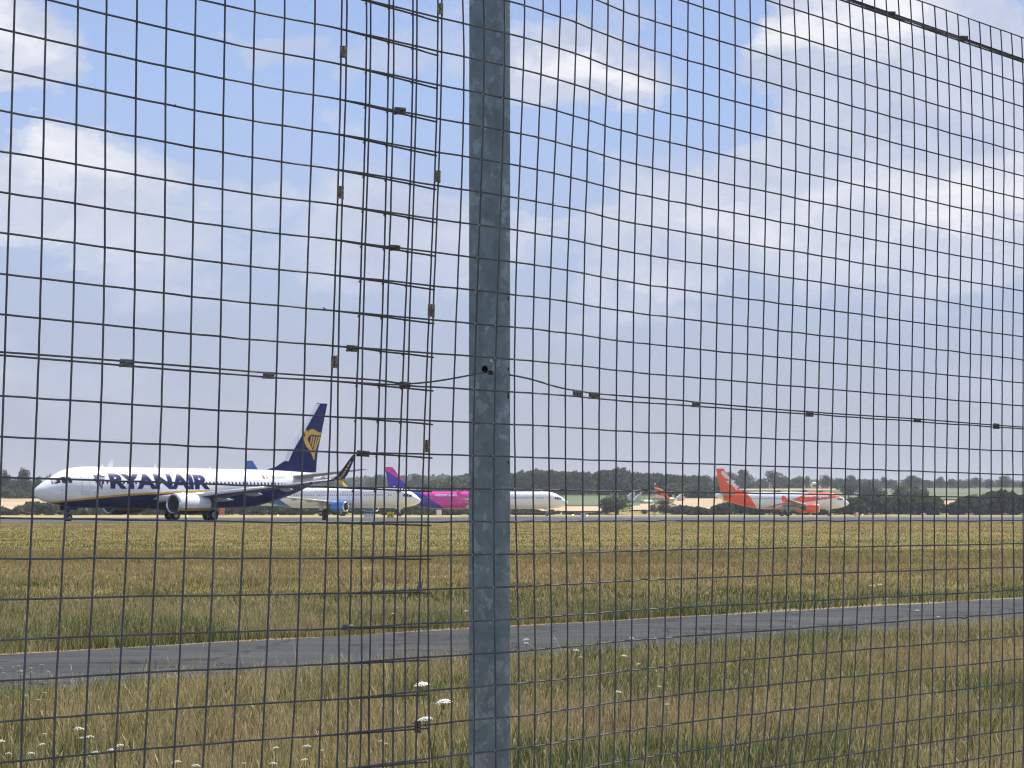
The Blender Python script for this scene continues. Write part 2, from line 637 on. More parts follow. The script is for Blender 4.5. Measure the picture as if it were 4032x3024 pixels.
L_V = [[-103, -108, -112, -118, -140, -190], [58, 50, 30, 16, -2, -52],
       [182, 176, 163, 149, 127, 82], [308, 303, 293, 280, 257, 210], [420, 417, 410, 403, 380, 331], [540, 536, 531, 524, 505, 451],
       [656, 653, 647, 639, 620, 567], [770, 768, 756, 750, 732, 682], [887, 882, 873, 865, 848, 799], [1003, 999, 986, 980, 960, 914],
       [1121, 1116, 1101, 1088, 1072, 1028], [1241, 1235, 1213, 1197, 1186, 1142], [1346, 1342, 1322, 1306, 1289, 1255],
       [1444, 1440, 1425, 1404, 1390, 1365], [1533, 1527, 1515, 1493, 1476, 1453], [1627, 1622, 1609, 1581, 1567, 1547], [1724, 1720, 1702, 1675, 1662, 1636]]
R_V = [[1367, 1360, 1345, 1327, 1332, 1327], [1460, 1455, 1441, 1422, 1424, 1417], [1549, 1549, 1534, 1519, 1513, 1507],
       [1642, 1640, 1621, 1607, 1598, 1596], [1739, 1736, 1717, 1694, 1688, 1690], [1823, 1824, 1811, 1783, 1779, 1778],
       [1905, 1904, 1887, 1866, 1864, 1866], [1986, 1983, 1968, 1946, 1946, 1952], [2066, 2059, 2035, 2025, 2031, 2040],
       [2139, 2130, 2104, 2099, 2100, 2102], [2207, 2198, 2170, 2161, 2164, 2165], [2272, 2263, 2237, 2226, 2229, 2228],
       [2333, 2324, 2302, 2294, 2295, 2292], [2395, 2388, 2369, 2359, 2360, 2357], [2456, 2450, 2435, 2427, 2425, 2416],
       [2518, 2513, 2500, 2491, 2490, 2475], [2580, 2577, 2564, 2556, 2556, 2538], [2644, 2642, 2630, 2623, 2622, 2599],
       [2709, 2708, 2697, 2694, 2686, 2665]]
R3 = """135/135/123/115/102/55 237/237/228/215/203/148 337/342/328/320/302/240 437/442/430/418/401/330
537/545/530/518/498/423 628/642/628/612/593/510 720/735/720/702/685/600 812/828/810/797/777/690 903/918/903/882/869/783
995/1007/994/975/959/880 1080/1095/1082/1065/1052/975 1163/1180/1170/1155/1144/1065 1240/1260/1250/1240/1233/1165
1318/1340/1333/1322/1317/1262 1398/1415/1412/1403/1400/1350 1475/1497/1495/1485/1478/1435 1550/1575/1573/1563/1555/1520
1630/1650/1652/1640/1632/1602 1703/1725/1727/1717/1709/1690 1776/1800/1801/1793/1784/1765 1846/1870/1873/1863/1854/1845
1913/1940/1943/1932/1926/1918 1982/2008/2010/2003/1999/1990 2050/2075/2077/2072/2069/2062 2118/2143/2144/2140/2141/2140
2185/2205/2212/2205/2207/2205"""
for w in R3.split():
    R_V.append([2688 + float(v) / 1.6458 for v in w.split('/')])
for k in range(1, 13):
    R_V.append([R_V[-1][0] + 40.5 - k * .35] * 6 if k > 1 else [v + 40 for v in R_V[-1]])


def fence_pt(px, py, off=0.0):
    """point on the fence, off metres towards the camera"""
    Y = fence_Y(px)
    p = at(px, py, Y)
    v = (p - Vector((0, 0, EYE))).normalized()
    return p - v * off


post_x = (1847, 2010)
POLE = []
left_panel = empty("mesh_fence_panel", "welded wire mesh panel that ends in cut stubs just before the steel post", "wire fence",
                   (px_x(700, 2.9), 2.9, 0))
right_panel = empty("mesh_fence_panel", "welded wire mesh panel crossing in front of the steel post, its top edge visible", "wire fence",
                    (px_x(2900, 3.9), 3.9, 0))
Lo, Ro = Vector(left_panel.location), Vector(right_panel.location)


def wire(name, pts, r, parent, org, seg=6):
    mb = MB()
    mb.tube([p - org for p in pts], r, seg)
    return mb.build(name, M_wire, parent, True, 60)


def vert_wire(fx, yoff, off, parent, org, top_k, seed):
    """vertical wire: follows its photo column, runs on straight to the ground and to the top wire"""
    pts, rs = [], []
    x0 = float(fx(1500))
    ytop = row_y(x0, top_k) + yoff
    ys_ = []
    k = top_k
    while True:
        yk = row_y(x0, k) + yoff
        if yk > 3100:
            break
        if yk > -60:
            ys_.append((yk, k))
        k -= 1
    prev = None
    first = ys_[0]
    # upper extension above the frame
    p_in = fence_pt(float(fx(first[0])), first[0], off)
    z_top = at(x0, ytop, fence_Y(x0)).z
    if z_top > p_in.z + 0.01:
        pts.append(Vector((p_in.x, p_in.y, z_top)))
        rs.append(R_W)
    for idx, (yk, kk) in enumerate(ys_):
        jx = (smooth_noise(seed * 3.3, kk * 1.0, 5) - 0.5) * 1.8
        x = float(fx(yk)) + float(jx)
        for dy, rr in ((-4, 1.0), (0, 1.13), (4, 1.0)):
            pts.append(fence_pt(x, yk + dy, off))
            rs.append(R_W * rr)
        if idx + 1 < len(ys_):
            ym = (yk + ys_[idx + 1][0]) / 2
            pts.append(fence_pt(float(fx(ym)) + float(smooth_noise(seed * 1.7, kk + .5, 9) - 0.5) * 1.2, ym, off))
            rs.append(R_W)
    e = pts[-1]
    pts.append(Vector((e.x, e.y, 0.0)))
    rs.append(R_W)
    return wire("vertical_wire", pts, rs, parent, org)


TOPK = 21
for i, c in enumerate(L_V):
    vert_wire(vline(c), 14 if i > 12 else 0, -0.004 + 0.0013, left_panel, Lo, TOPK, i + 1)
for i, c in enumerate(R_V):
    vert_wire(vline(c), 0, 0.0062 if i < 6 else 0.002, right_panel, Ro, TOPK, i + 101)

# horizontal wires
KLO = -19
xa_list = np.arange(-160, 1344, 30)
for k in range(KLO, TOPK + 1):
    pts = []
    xe = 1735 - (15 - k) * 2.0 - 8
    xs_h = list(np.linspace(-240, xe, 70))
    for x in xs_h:
        t = max(0, (x - 1290) / 420)
        y = row_y(x, k) + 15 * t ** 1.3 + (float(smooth_noise(x / 95.0, k * 7.1, 13)) - .5) * 3.2
        if y > 3100:
            p = fence_pt(x, 3100, -0.006)
            z = at(x, y, fence_Y(x)).z
            p = Vector((p.x, p.y, z))
        else:
            p = fence_pt(x, y, -0.0066)
        pts.append(p)
    if pts[0].z > 0.01:
        wire("horizontal_wire", pts, R_W, left_panel, Lo)
kinks = {(1): (2500, 2560, -12), (-2): (2500, 2560, -6), (-4): (3785, 3812, 9), (-5): (3785, 3812, 7)}
for k in range(KLO, TOPK + 1):
    pts = []
    x_start = 1367 - (15 - k) * 2.2 - 22
    xs_h = list(np.linspace(x_start, 4620, 170))
    for x in xs_h:
        y = row_y(x, k) + (float(smooth_noise(x / 75.0, k * 5.3, 3)) - .5) * 3.2
        if k in kinks:
            a, b2, dy = kinks[k]
            y += dy * max(0, 1 - abs(x - (a + b2) / 2) / ((b2 - a) / 2))
        if y > 3100:
            Yf = fence_Y(x)
            p = at(x, 3100, Yf)
            p = Vector((p.x, p.y, at(x, y, Yf).z))
        else:
            p = fence_pt(x, y, 0.0036 if x < 1800 else 0.0036 * (max(0, 1 - (x - 1800) / 100)) - 0.0006)
        pts.append(p)
    if pts[0].z > 0.01:
        wire("horizontal_wire", pts, R_W, right_panel, Ro)


bead_v, bead_f = [], []


def bead(mb, p, r):
    vs_ = [p + Vector(q) * r for q in ((1, 0, 0), (-1, 0, 0), (0, 1, 0), (0, -1, 0), (0, 0, 1), (0, 0, -1))]
    mb.add(vs_, [(0, 2, 4), (2, 1, 4), (1, 3, 4), (3, 0, 4), (2, 0, 5), (1, 2, 5), (3, 1, 5), (0, 3, 5)])


M_bead = plain("weld_bead_glint", (0.34, 0.37, 0.38), .5, 0.2, 0, .2, 200)  # paler than the wire, to paint in the small weld highlights
for panel, org, V_, off in ((left_panel, Lo, L_V, -0.0052), (right_panel, Ro, R_V, 0.0030)):
    mb = MB()
    for i, c in enumerate(V_):
        fx = vline(c)
        for k in range(-8, TOPK + 1):
            y = row_y(float(fx(1500)), k) + (14 if (panel is left_panel and i > 12) else 0)
            if -40 < y < 3080:
                x = float(fx(y))
                y = row_y(x, k) + (14 if (panel is left_panel and i > 12) else 0)
                p = fence_pt(x - 4, y, off if not (panel is right_panel and i > 8) else 0.0008)
                bead(mb, p - org, 0.0017 * (0.75 + .5 * random.random()))
    o = mb.build("weld_bead", M_bead, panel, True)
    o['kind'] = 'stuff'


def px_path(parent, org, pl, off, r=R_W, name="tension_wire"):
    xs_ = np.array([p[0] for p in pl], float)
    ysv = np.array([p[1] for p in pl], float)
    pts = []
    for x in np.linspace(xs_[0], xs_[-1], 60):
        pts.append(fence_pt(x, cubic_interp(xs_, ysv, x), off))
    return wire(name, pts, r, parent, org)


# tension wires through and beside the post
px_path(left_panel, Lo, [(-240, 1374), (0, 1386), (500, 1423), (1060, 1468), (1500, 1498), (1590, 1511), (1700, 1503), (1800, 1487), (1906, 1466)], -0.0092)
px_path(right_panel, Ro, [(2004, 1476), (2040, 1482), (2098, 1495), (2160, 1514), (2220, 1530), (2275, 1538), (2340, 1549), (2688, 1577),
                          (2740, 1584), (3190, 1622), (3600, 1649), (3920, 1674), (4300, 1700)], -0.004)
for dy, off in ((-9, -0.004), (7, -0.0045), (-2, -0.0075)):
    pl = [(x, row_y(x, 20) + dy * (1 if x < 3900 else .8)) for x in (2000, 2400, 2800, 3300, 3700, 4032, 4600)]
    px_path(right_panel, Ro, pl, off, R_W * 1.15)

# clips (crimped sleeves)
M_clip_b = plain("weathered_brass_clip", (0.27, 0.235, 0.17), 0.55, 0.2, 0, 0.35, 300)
M_clip_g = plain("grey_zinc_clip", (0.21, 0.22, 0.22), 0.6, 0.1, 0, 0.3, 300)
M_clip_d = plain("dark_zinc_clip", (0.15, 0.14, 0.125), 0.6, 0.1, 0, 0.35, 300)
M_slit = plain("seam_shadow_gap", (0.012, 0.012, 0.012), .9)
M_clip_r = plain("rusty_clip", (0.15, 0.125, 0.10), 0.8, 0.2, 0, 0.4, 500)


def clip(px, py, w, h, ang, mat, parent, org, off=0.004, torn=0):
    """crimped metal sleeve, w across, h along (photo pixels), ang = lean from the vertical"""
    p = fence_pt(px, py, off)
    sc = p.y / FPX
    W, H = w * sc / 2, h * sc / 2
    R = 0.0021
    mb = MB()
    rings = []
    nseg = 14
    rr = random.Random(int(px * 7 + py))
    a0, a1 = math.radians(30), math.radians(330)
    for lay, shrink in ((0, 1.0), (1, 0.80)):
        for j in range(5):
            ring = []
            z = -H + 2 * H * j / 4
            for i in range(nseg):
                a = a0 + (a1 - a0) * i / (nseg - 1)
                jag = (rr.random() - .5) * 0.35 * H if (j in (0, 4) and i in (0, 1, nseg - 1)) else 0
                q = Vector((math.sin(a) * W * shrink, -math.cos(a + PI) * R * 1.25 * shrink, z + jag))
                ring.append(q)
            rings.append(ring)
    for lay in range(2):
        vs_ = [q for r_ in rings[lay * 5:lay * 5 + 5] for q in r_]
        mb.add(vs_, [(j * nseg + i, j * nseg + i + 1, (j + 1) * nseg + i + 1, (j + 1) * nseg + i) for j in range(4) for i in range(nseg - 1)])
    # dark open seam, raised lug and pinched dimple
    mb.box(-W * 0.12, W * 0.02, -R * 1.32, -R * 1.2, -H * 1.0, H * 1.0, 1)
    mb.box(W * 0.05, W * 0.5, -R * 1.62, -R * 1.56, -H * .05, H * 0.08, 1)
    mb.box(-W * 0.25, W * 0.45, -R * 1.55, -R * 1.1, -H * 0.15, H * 0.22)
    mb.box(W * 0.55, W * 1.02, -R * 1.2, R * 1.1, -H * 1.05, -H * 0.62)
    for q in range(torn):
        mb.box(-W * (1.5 + .4 * q), -W * .6, -R, -R * .6, H * (.5 - .6 * q), H * (.75 - .6 * q))
    rot = Matrix.Rotation(math.atan2(p.x, p.y) * -1, 4, 'Z') @ Matrix.Rotation(ang, 4, 'Y')
    mb.v = [tuple(rot @ Vector(v) + (p - org)) for v in mb.v]
    return mb.build("clip", [mat, M_slit], parent, True, 40)


for (x, y, w, h, mt) in [(1352, 205, 29, 48, M_clip_b), (1733, 36, 25, 46, M_clip_b), (1722, 695, 26, 46, M_clip_b), (1340, 758, 28, 50, M_clip_b),
                         (1698, 1223, 28, 50, M_clip_b), (1317, 1425, 28, 48, M_clip_b), (1680, 1757, 29, 48, M_clip_b)]:
    clip(x, y, w, h, 0.02, mt, left_panel, Lo)
clip(1279, 2028, 20, 40, 0.05, M_clip_r, left_panel, Lo, torn=2)
clip(1653, 2310, 20, 42, 0.2, M_clip_g, left_panel, Lo, torn=1)
clip(1645, 2862, 26, 46, 0.0, M_clip_d, left_panel, Lo, torn=1)
H_ = PI / 2
for (x, y, w, h, mt, pr) in [(1575, 437, 30, 46, M_clip_d, 0), (1556, 976, 24, 40, M_clip_d, 0), (1386, 1372, 26, 44, M_clip_d, 0), (496, 1430, 33, 50, M_clip_g, 0),
                             (1058, 1478, 28, 46, M_clip_g, 0), (1594, 1517, 28, 44, M_clip_d, 0), (1430, 1786, 24, 50, M_clip_d, 0), (1370, 2470, 22, 46, M_clip_g, 0),
                             (2274, 1549, 28, 38, M_clip_g, 1), (2338, 1557, 28, 40, M_clip_g, 1), (2740, 1592, 24, 30, M_clip_g, 1), (3188, 1629, 24, 30, M_clip_g, 1),
                             (3612, 1655, 17, 28, M_clip_d, 1), (3923, 1678, 22, 24, M_clip_d, 1), (3510, 56, 24, 32, M_clip_d, 1), (3795, 152, 24, 34, M_clip_d, 1)]:
    clip(x, y, w, h, H_ + 0.06, mt, right_panel if pr else left_panel, Ro if pr else Lo)
# twist of tie wire
pts = []
for i in range(26):
    t = i / 25
    pts.append(fence_pt(1572 + 36 * t + 4 * math.sin(t * 20), 1933 - 22 * t + 5 * math.cos(t * 20), 0.004 + 0.0018 * math.sin(t * 20)))
mb = MB()
mb.tube([p - Lo for p in pts], 0.0008, 6)
mb.build("tie_wire", M_clip_g, left_panel, True)
# cobwebs of fluff and seeds caught on the mesh
for (x, y) in ((686, 415), (1277, 1216), (2880, 1648), (1226, 1902)):
    mb = MB()
    rr = random.Random(x)
    p0 = fence_pt(x, y, 0.002) - Lo
    for i in range(9):
        d = Vector((rr.uniform(-1, 1), rr.uniform(-1, 1), rr.uniform(-1, 1))) * 0.0022
        mb.tube([p0 + d * .3, p0 + d], 0.0007, 5)
    mb.build("snagged_fluff", M_clip_d, left_panel, True)

# ------------------------------------------------------------------ fence post
M_post, nt, b = new_mat("galvanised_steel")
o_ = tc(nt)
dn = nt.nodes.new('ShaderNodeTexNoise')
dn.inputs['Scale'].default_value = 55
dn.inputs['Detail'].default_value = 4
nt.links.new(o_, dn.inputs['Vector'])
vm = nt.nodes.new('ShaderNodeVectorMath')
vm.operation = 'MULTIPLY_ADD'
nt.links.new(dn.outputs[1], vm.inputs[0])
vm.inputs[1].default_value = (0.030, 0.030, 0.030)
nt.links.new(mapping(nt, o_, scale=(1, 1, 0.9)), vm.inputs[2])
cols = []
for sc_ in (62, 120):
    v = nt.nodes.new('ShaderNodeTexVoronoi')
    v.inputs['Scale'].default_value = sc_
    nt.links.new(vm.outputs[0], v.inputs['Vector'])
    s3 = nt.nodes.new('ShaderNodeSeparateColor')
    nt.links.new(v.outputs['Color'], s3.inputs[0])
    cols.append(s3.outputs[0])
f = math_n(nt, 'ADD', math_n(nt, 'MULTIPLY', cols[0], 0.7), math_n(nt, 'MULTIPLY', cols[1], 0.3))
fine = noise_n(nt, o_, 260, 5, 0.7)
f = math_n(nt, 'ADD', f, math_n(nt, 'MULTIPLY', math_n(nt, 'SUBTRACT', fine, 0.5), 0.16))
cc_ = ramp(nt, f, [(0.10, (0.205, 0.272, 0.305)), (0.45, (0.235, 0.308, 0.345)), (0.74, (0.250, 0.322, 0.360)), (0.765, (0.305, 0.385, 0.422)), (1.0, (0.37, 0.455, 0.49))])
grime = ramp(nt, noise_n(nt, mapping(nt, o_, scale=(1, 1, .6)), 25, 5, 0.7), [(0.34, (0.86, 0.86, 0.86)), (0.55, (1, 1, 1))])
setin(nt, b.inputs['Base Color'], mixc(nt, 1.0, mixc(nt, 1.0, cc_, grime, 'MULTIPLY'), (0.90, 0.885, 0.87), 'MULTIPLY'))
setin(nt, b.inputs['Roughness'], ramp(nt, f, [(0.2, (0.62, 0.62, 0.62)), (0.9, (0.42, 0.42, 0.42))]))
b.inputs['Metallic'].default_value = 0.3
bump(nt, b, fine, 0.25, 0.0006)

tdir = Vector((0.65, 0.76, 0)).normalized()
ndir = Vector((0.76, -0.65, 0)).normalized()
C0 = Vector((px_x(1957, 3.395), 3.395, 0))
PA, PB, PR = 0.0635, 0.0370, 0.0085     # depth, width, corner radius


def post_ring(z):
    """rounded rectangle; local axes: u along the fence, w away from the camera side"""
    pts = []
    for (cu, cw, a0) in ((PR, PR, PI), (PB - PR, PR, PI * 1.5), (PB - PR, PA - PR, 0), (PR, PA - PR, PI / 2)):
        for i in range(7):
            a = a0 + PI / 2 * i / 6
            u = cu + PR * math.cos(a)
            w = cw + PR * math.sin(a)
            q = tdir * u - ndir * w
            pts.append((q.x, q.y, z))
    return pts


post = empty("fence_post", "galvanised steel square fence post with mottled zinc standing behind the mesh", "fence post", C0)
mb = MB()
mb.loft([post_ring(z) for z in [-0.3, 0.0] + [0.1 * i for i in range(1, 28)]])
mb.build("post_tube", M_post, post, True, 50)
mb = MB()
mb.loft([[tuple(Vector(p) * s_ + Vector((0, 0, 0))) for p in post_ring(0)] for s_ in (1,)] * 1 + [post_ring(0.003)])
cap_ = MB()
cap_.loft([post_ring(2.701), post_ring(2.716)])
cap_.build("cap", plain("black_plastic", (0.02, 0.02, 0.02), 0.5), post, True, 40)
# bolt hole in the side face, with a chewed rim and a spot of filler where the wire enters
M_dark = plain("hole_dark", (0.003, 0.003, 0.003), 0.9)
hc = at(1909, 1458, 3.435)
mb = MB()
side_n = -tdir
hz = hc.z
wv = 0.0
best = None
for i in range(400):
    w_ = PA * i / 399
    q = C0 - ndir * w_
    pxx = 2016 + q.x / q.y * FPX
    if best is None or abs(pxx - 1909) < best[0]:
        best = (abs(pxx - 1909), w_)
wv = best[1]
ctr = side_n * 0.0004 - ndir * wv + Vector((0, 0, hz))
ring = [ctr + (ndir * math.cos(a) + Vector((0, 0, 1)) * math.sin(a)) * 0.0062 for a in [2 * PI * i / 20 for i in range(20)]]
mb.add([ctr] + ring, [(0, i + 1, (i + 1) % 20 + 1) for i in range(20)])
mb.build("bolt_hole", M_dark, post)
rr = random.Random(4)
mb = MB()
for i in range(22):
    q = ctr + ndir * (0.006 + rr.random() * 0.009) + Vector((0, 0, -0.003 - rr.random() * 0.006))
    s_ = 0.0009 + rr.random() * 0.0012
    mb.add([q + side_n * s_, q + ndir * s_ * 1.5, q - ndir * s_, q + Vector((0, 0, s_)), q - Vector((0, 0, s_))], [(0, 1, 3), (0, 3, 2), (0, 2, 4), (0, 4, 1)])
mb.build("rust_crumbs", plain("brown_rust", (0.10, 0.075, 0.05), 0.9, 0, 0, .4, 900), post)
mb = MB()
q0 = ctr + ndir * 0.010 + Vector((0, 0, 0.0135))
mb.add([q0, q0 + ndir * 0.004 + Vector((0, 0, 0.003)), q0 + ndir * 0.009 - Vector((0, 0, 0.001)) + side_n * .002, q0 + ndir * 0.010 - Vector((0, 0, 0.0045)) + side_n * .001,
        q0 + ndir * 0.004 - Vector((0, 0, 0.003)) + side_n * .0015], [(0, 1, 2, 3, 4)])
mb.build("torn_burr", plain("bright_zinc", (0.55, 0.57, 0.58), 0.35, 0.6), post)
# spots of black paint on the far corner
mb = MB()
for (py, hh) in ((1175, 9), (1452, 8), (1560, 14), (1545, 8), (1820, 8)):
    q = at(2006, py, 3.41) - C0
    q = tdir * (PB - 0.0105) + Vector((0, 0, q.z)) + ndir * 0.0006
    sc = 3.4 / FPX
    mb.add([q + Vector((0, 0, hh * sc)), q - tdir * .0022, q - Vector((0, 0, hh * sc)), q + tdir * .0012], [(0, 1, 2, 3)])
mb.build("paint_spot", M_dark, post)


# ------------------------------------------------------------------ airliners
def half_t(u, tcr, chord):
    u = max(0.0, min(1.0, u))
    return 5 * tcr * chord * (0.2969 * math.sqrt(u) - 0.126 * u - 0.3516 * u * u + 0.2843 * u ** 3 - 0.1036 * u ** 4)


US = [0.5 * (1 - math.cos(PI * i / 9)) for i in range(10)]


def section(le, y, z, chord, tcr, vertical=False, tilt=0.0):
    """airfoil ring; tilt turns the section from flat (0) to upright (90 deg) for winglets"""
    pts = []
    seq = [(u, 1) for u in US[::-1]] + [(u, -1) for u in US[1:-1]]
    for u, sg in seq:
        h = half_t(u, tcr, chord) * sg + (0.0 if vertical else 0.0)
        if vertical:
            pts.append((le - u * chord, y + h, z))
        else:
            pts.append((le - u * chord, y - h * math.sin(tilt), z + h * math.cos(tilt)))
    return pts


def fuse_interp(prof, s):
    S = [p[0] for p in prof]
    return tuple(float(np.interp(s, S, [p[k] for p in prof])) for k in (1, 2, 3))


def smooth_prof(prof, step):
    """resample the profile with Catmull-Rom"""
    S = np.array([p[0] for p in prof])
    out = []
    ss = sorted(set([0.0, .06, .15, .3, .5] + list(np.arange(step, S[-1], step)) + [S[-1]]))
    for s in ss:
        r = [cubic_interp(S, np.array([p[k] for p in prof]), s) for k in (1, 2, 3)]
        out.append((s, r[0], max(.01, r[1]), max(.01, r[2])))
    return out


def side_y(pl, s, z, side):
    zc, h, w = fuse_interp(pl['sp'], s)
    q = max(0.02, 1 - ((z - zc) / h) ** 2)
    return side * w * math.sqrt(q)


def paint_poly(pl, polys, name, mat, parent, side, lift=0.012, cell=0.22):
    """flat print (s,z polygons/triangles) laid on the side of the fuselage"""
    bm = bmesh.new()
    for poly in polys:
        vs_ = [bm.verts.new((p[0], p[1], 0)) for p in poly]
        try:
            bm.faces.new(vs_)
        except ValueError:
            pass
    bmesh.ops.triangulate(bm, faces=bm.faces[:])
    if bm.verts:
        a = [v.co.x for v in bm.verts]
        c = [v.co.y for v in bm.verts]
        for (lo, hi, nrm) in ((min(c), max(c), (0, 1, 0)), (min(a), max(a), (1, 0, 0))):
            st = cell if nrm[1] else cell * 6
            k = math.ceil(lo / st) * st
            while k < hi:
                co = (0, k, 0) if nrm[1] else (k, 0, 0)
                bmesh.ops.bisect_plane(bm, geom=bm.verts[:] + bm.edges[:] + bm.faces[:], plane_co=co, plane_no=nrm)
                k += st
    for v in bm.verts:
        s, z = v.co.x, v.co.y
        y = pl['surf'](s, z, side) if 'surf' in pl else side_y(pl, s, z, side)
        v.co = (pl['smg'] - s, y + side * lift, z)
    me = bpy.data.meshes.new(name)
    bm.to_mesh(me)
    bm.free()
    me.materials.append(mat)
    o = bpy.data.objects.new(name, me)
    COL.objects.link(o)
    o.parent = parent
    return o


def text_polys(txt, bold=0.0, shear=0.0, spacing=1.0):
    """triangulated letters as list of polygons normalised to width 1, height 1"""
    cu = bpy.data.curves.new("t", 'FONT')
    cu.body = txt
    cu.size = 1.0
    cu.offset = bold
    cu.shear = shear
    cu.space_character = spacing
    cu.resolution_u = 3
    ob = bpy.data.objects.new("t", cu)
    COL.objects.link(ob)
    bpy.context.view_layer.update()
    dg = bpy.context.evaluated_depsgraph_get()
    me = bpy.data.meshes.new_from_object(ob.evaluated_get(dg))
    co = np.array([v.co[:2] for v in me.vertices])
    polys = [[tuple(co[i]) for i in p.vertices] for p in me.polygons]
    lo, hi = co.min(0), co.max(0)
    bpy.data.objects.remove(ob)
    bpy.data.curves.remove(cu)
    bpy.data.meshes.remove(me)
    return [[((x - lo[0]) / (hi[0] - lo[0]), (y - lo[1]) / (hi[1] - lo[1])) for x, y in p] for p in polys]


def half_plane(nt, x, z, p1, p2, soft=0.02):
    """1 on the left of the line p1->p2 in the (x,z) plane"""
    dx, dz = p2[0] - p1[0], p2[1] - p1[1]
    L = math.hypot(dx, dz)
    a, b2 = -dz / L, dx / L
    c = -(a * p1[0] + b2 * p1[1])
    v = math_n(nt, 'ADD', math_n(nt, 'ADD', math_n(nt, 'MULTIPLY', x, a), math_n(nt, 'MULTIPLY', z, b2)), c)
    return math_n(nt, 'ADD', math_n(nt, 'DIVIDE', v, soft), 0.5, clamp=True)


def paint_setup(name, rough=0.28):
    m, nt, b = new_mat(name)
    o = tc(nt)
    s = nt.nodes.new('ShaderNodeSeparateXYZ')
    nt.links.new(o, s.inputs[0])
    b.inputs['Roughness'].default_value = rough
    b.inputs['Coat Weight'].default_value = 0.0
    b.inputs['Specular IOR Level'].default_value = 0.22
    return m, nt, b, s.outputs[0], s.outputs[2], o


def grimy(nt, b, col, o, amt=0.86):
    n = noise_n(nt, mapping(nt, o, scale=(0.25, 1, 1)), 2.2, 6, 0.7)
    # faint frame and panel lines every half metre or so
    s = nt.nodes.new('ShaderNodeSeparateXYZ')
    nt.links.new(o, s.inputs[0])
    fr = math_n(nt, 'FRACT', math_n(nt, 'MULTIPLY', s.outputs[0], 1 / 2.54))
    line = ramp(nt, fr, [(0.0, (0.90, 0.90, 0.90)), (0.012, (1, 1, 1))])
    c = mixc(nt, 1.0, col, ramp(nt, n, [(0.36, (amt, amt, amt)), (0.58, (1, 1, 1))]), 'MULTIPLY')
    setin(nt, b.inputs['Base Color'], mixc(nt, 1.0, c, line, 'MULTIPLY'))


WHITE = (0.90, 0.91, 0.92)
NAVY = (0.002, 0.008, 0.095)
YEL = (0.72, 0.42, 0.035)
ORG = (0.95, 0.105, 0.008)
PINK = (0.78, 0.045, 0.40)
PURP = (0.055, 0.028, 0.48)

M_white = plain("white_aircraft_paint", WHITE, 0.3, 0, 0.4, 0.05, 1.2)
M_navy = plain("navy_aircraft_paint", NAVY, 0.4, 0, 0.0, 0.05, 1.2)
M_yel = plain("golden_yellow_paint", YEL, 0.35, 0, 0.3)
M_org = plain("orange_aircraft_paint", ORG, 0.3, 0, 0.4, .05)
M_pink = plain("magenta_aircraft_paint", PINK, 0.3, 0, 0.4, .05)
M_purp = plain("purple_aircraft_paint", PURP, 0.3, 0, 0.4, .05)
M_blue = plain("bright_blue_paint", (0.025, 0.20, 0.75), 0.3, 0, 0.4, .05)
M_grey = plain("grey_aircraft_paint", (0.42, 0.43, 0.44), 0.35, 0.0, 0.3, 0.08, 1.0)
M_under = plain("shaded_grey_paint", (0.20, 0.205, 0.21), 0.4, 0, 0.2, 0.1, 1.0)  # wing underside grey, darkened so the paint carries its shade
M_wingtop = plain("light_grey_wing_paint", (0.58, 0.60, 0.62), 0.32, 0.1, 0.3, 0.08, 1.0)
M_glass = plain("cockpit_glass", (0.012, 0.016, 0.02), 0.08, 0, 1.0)
M_win = plain("cabin_window", (0.03, 0.036, 0.045), 0.2, 0, 0.5)
M_winf = plain("cabin_window_far", (0.22, 0.24, 0.27), 0.3, 0, 0.3)
M_tyre = plain("black_rubber", (0.012, 0.012, 0.013), 0.85)
M_rim = plain("wheel_rim", (0.45, 0.46, 0.47), 0.4, 0.5)
M_strut = plain("gear_leg_metal", (0.40, 0.41, 0.42), 0.4, 0.4)
M_lip = plain("polished_intake_lip", (0.72, 0.73, 0.75), 0.22, 0.9)
M_duct = plain("intake_duct", (0.13, 0.13, 0.135), 0.6, 0.2)
M_fan = plain("fan_blade", (0.05, 0.05, 0.055), 0.4, 0.7)
M_exh = plain("burnt_exhaust_metal", (0.10, 0.09, 0.08), 0.45, 0.7)
M_seam = plain("door_seam", (0.40, 0.42, 0.45), 0.6)
M_txtw = plain("white_lettering", (0.85, 0.85, 0.85), 0.4)
M_txtr = plain("faint_red_lettering", (0.80, 0.42, 0.45), 0.5)
M_txtg = plain("grey_lettering", (0.30, 0.34, 0.38), 0.5)
M_green = plain("flag_green", (0.02, 0.10, 0.06), 0.5)
M_flago = plain("flag_orange", (0.75, 0.28, 0.10), 0.5)
M_lamp = plain("lit_lamp", (1, .9, .7), 0.3, 0, 0, 0.02, 3, ((1.0, .82, .5), 14))
M_redlamp = plain("lit_red_lamp", (1, .2, .2), 0.3, 0, 0, 0.02, 3, ((1.0, .12, .15), 3))


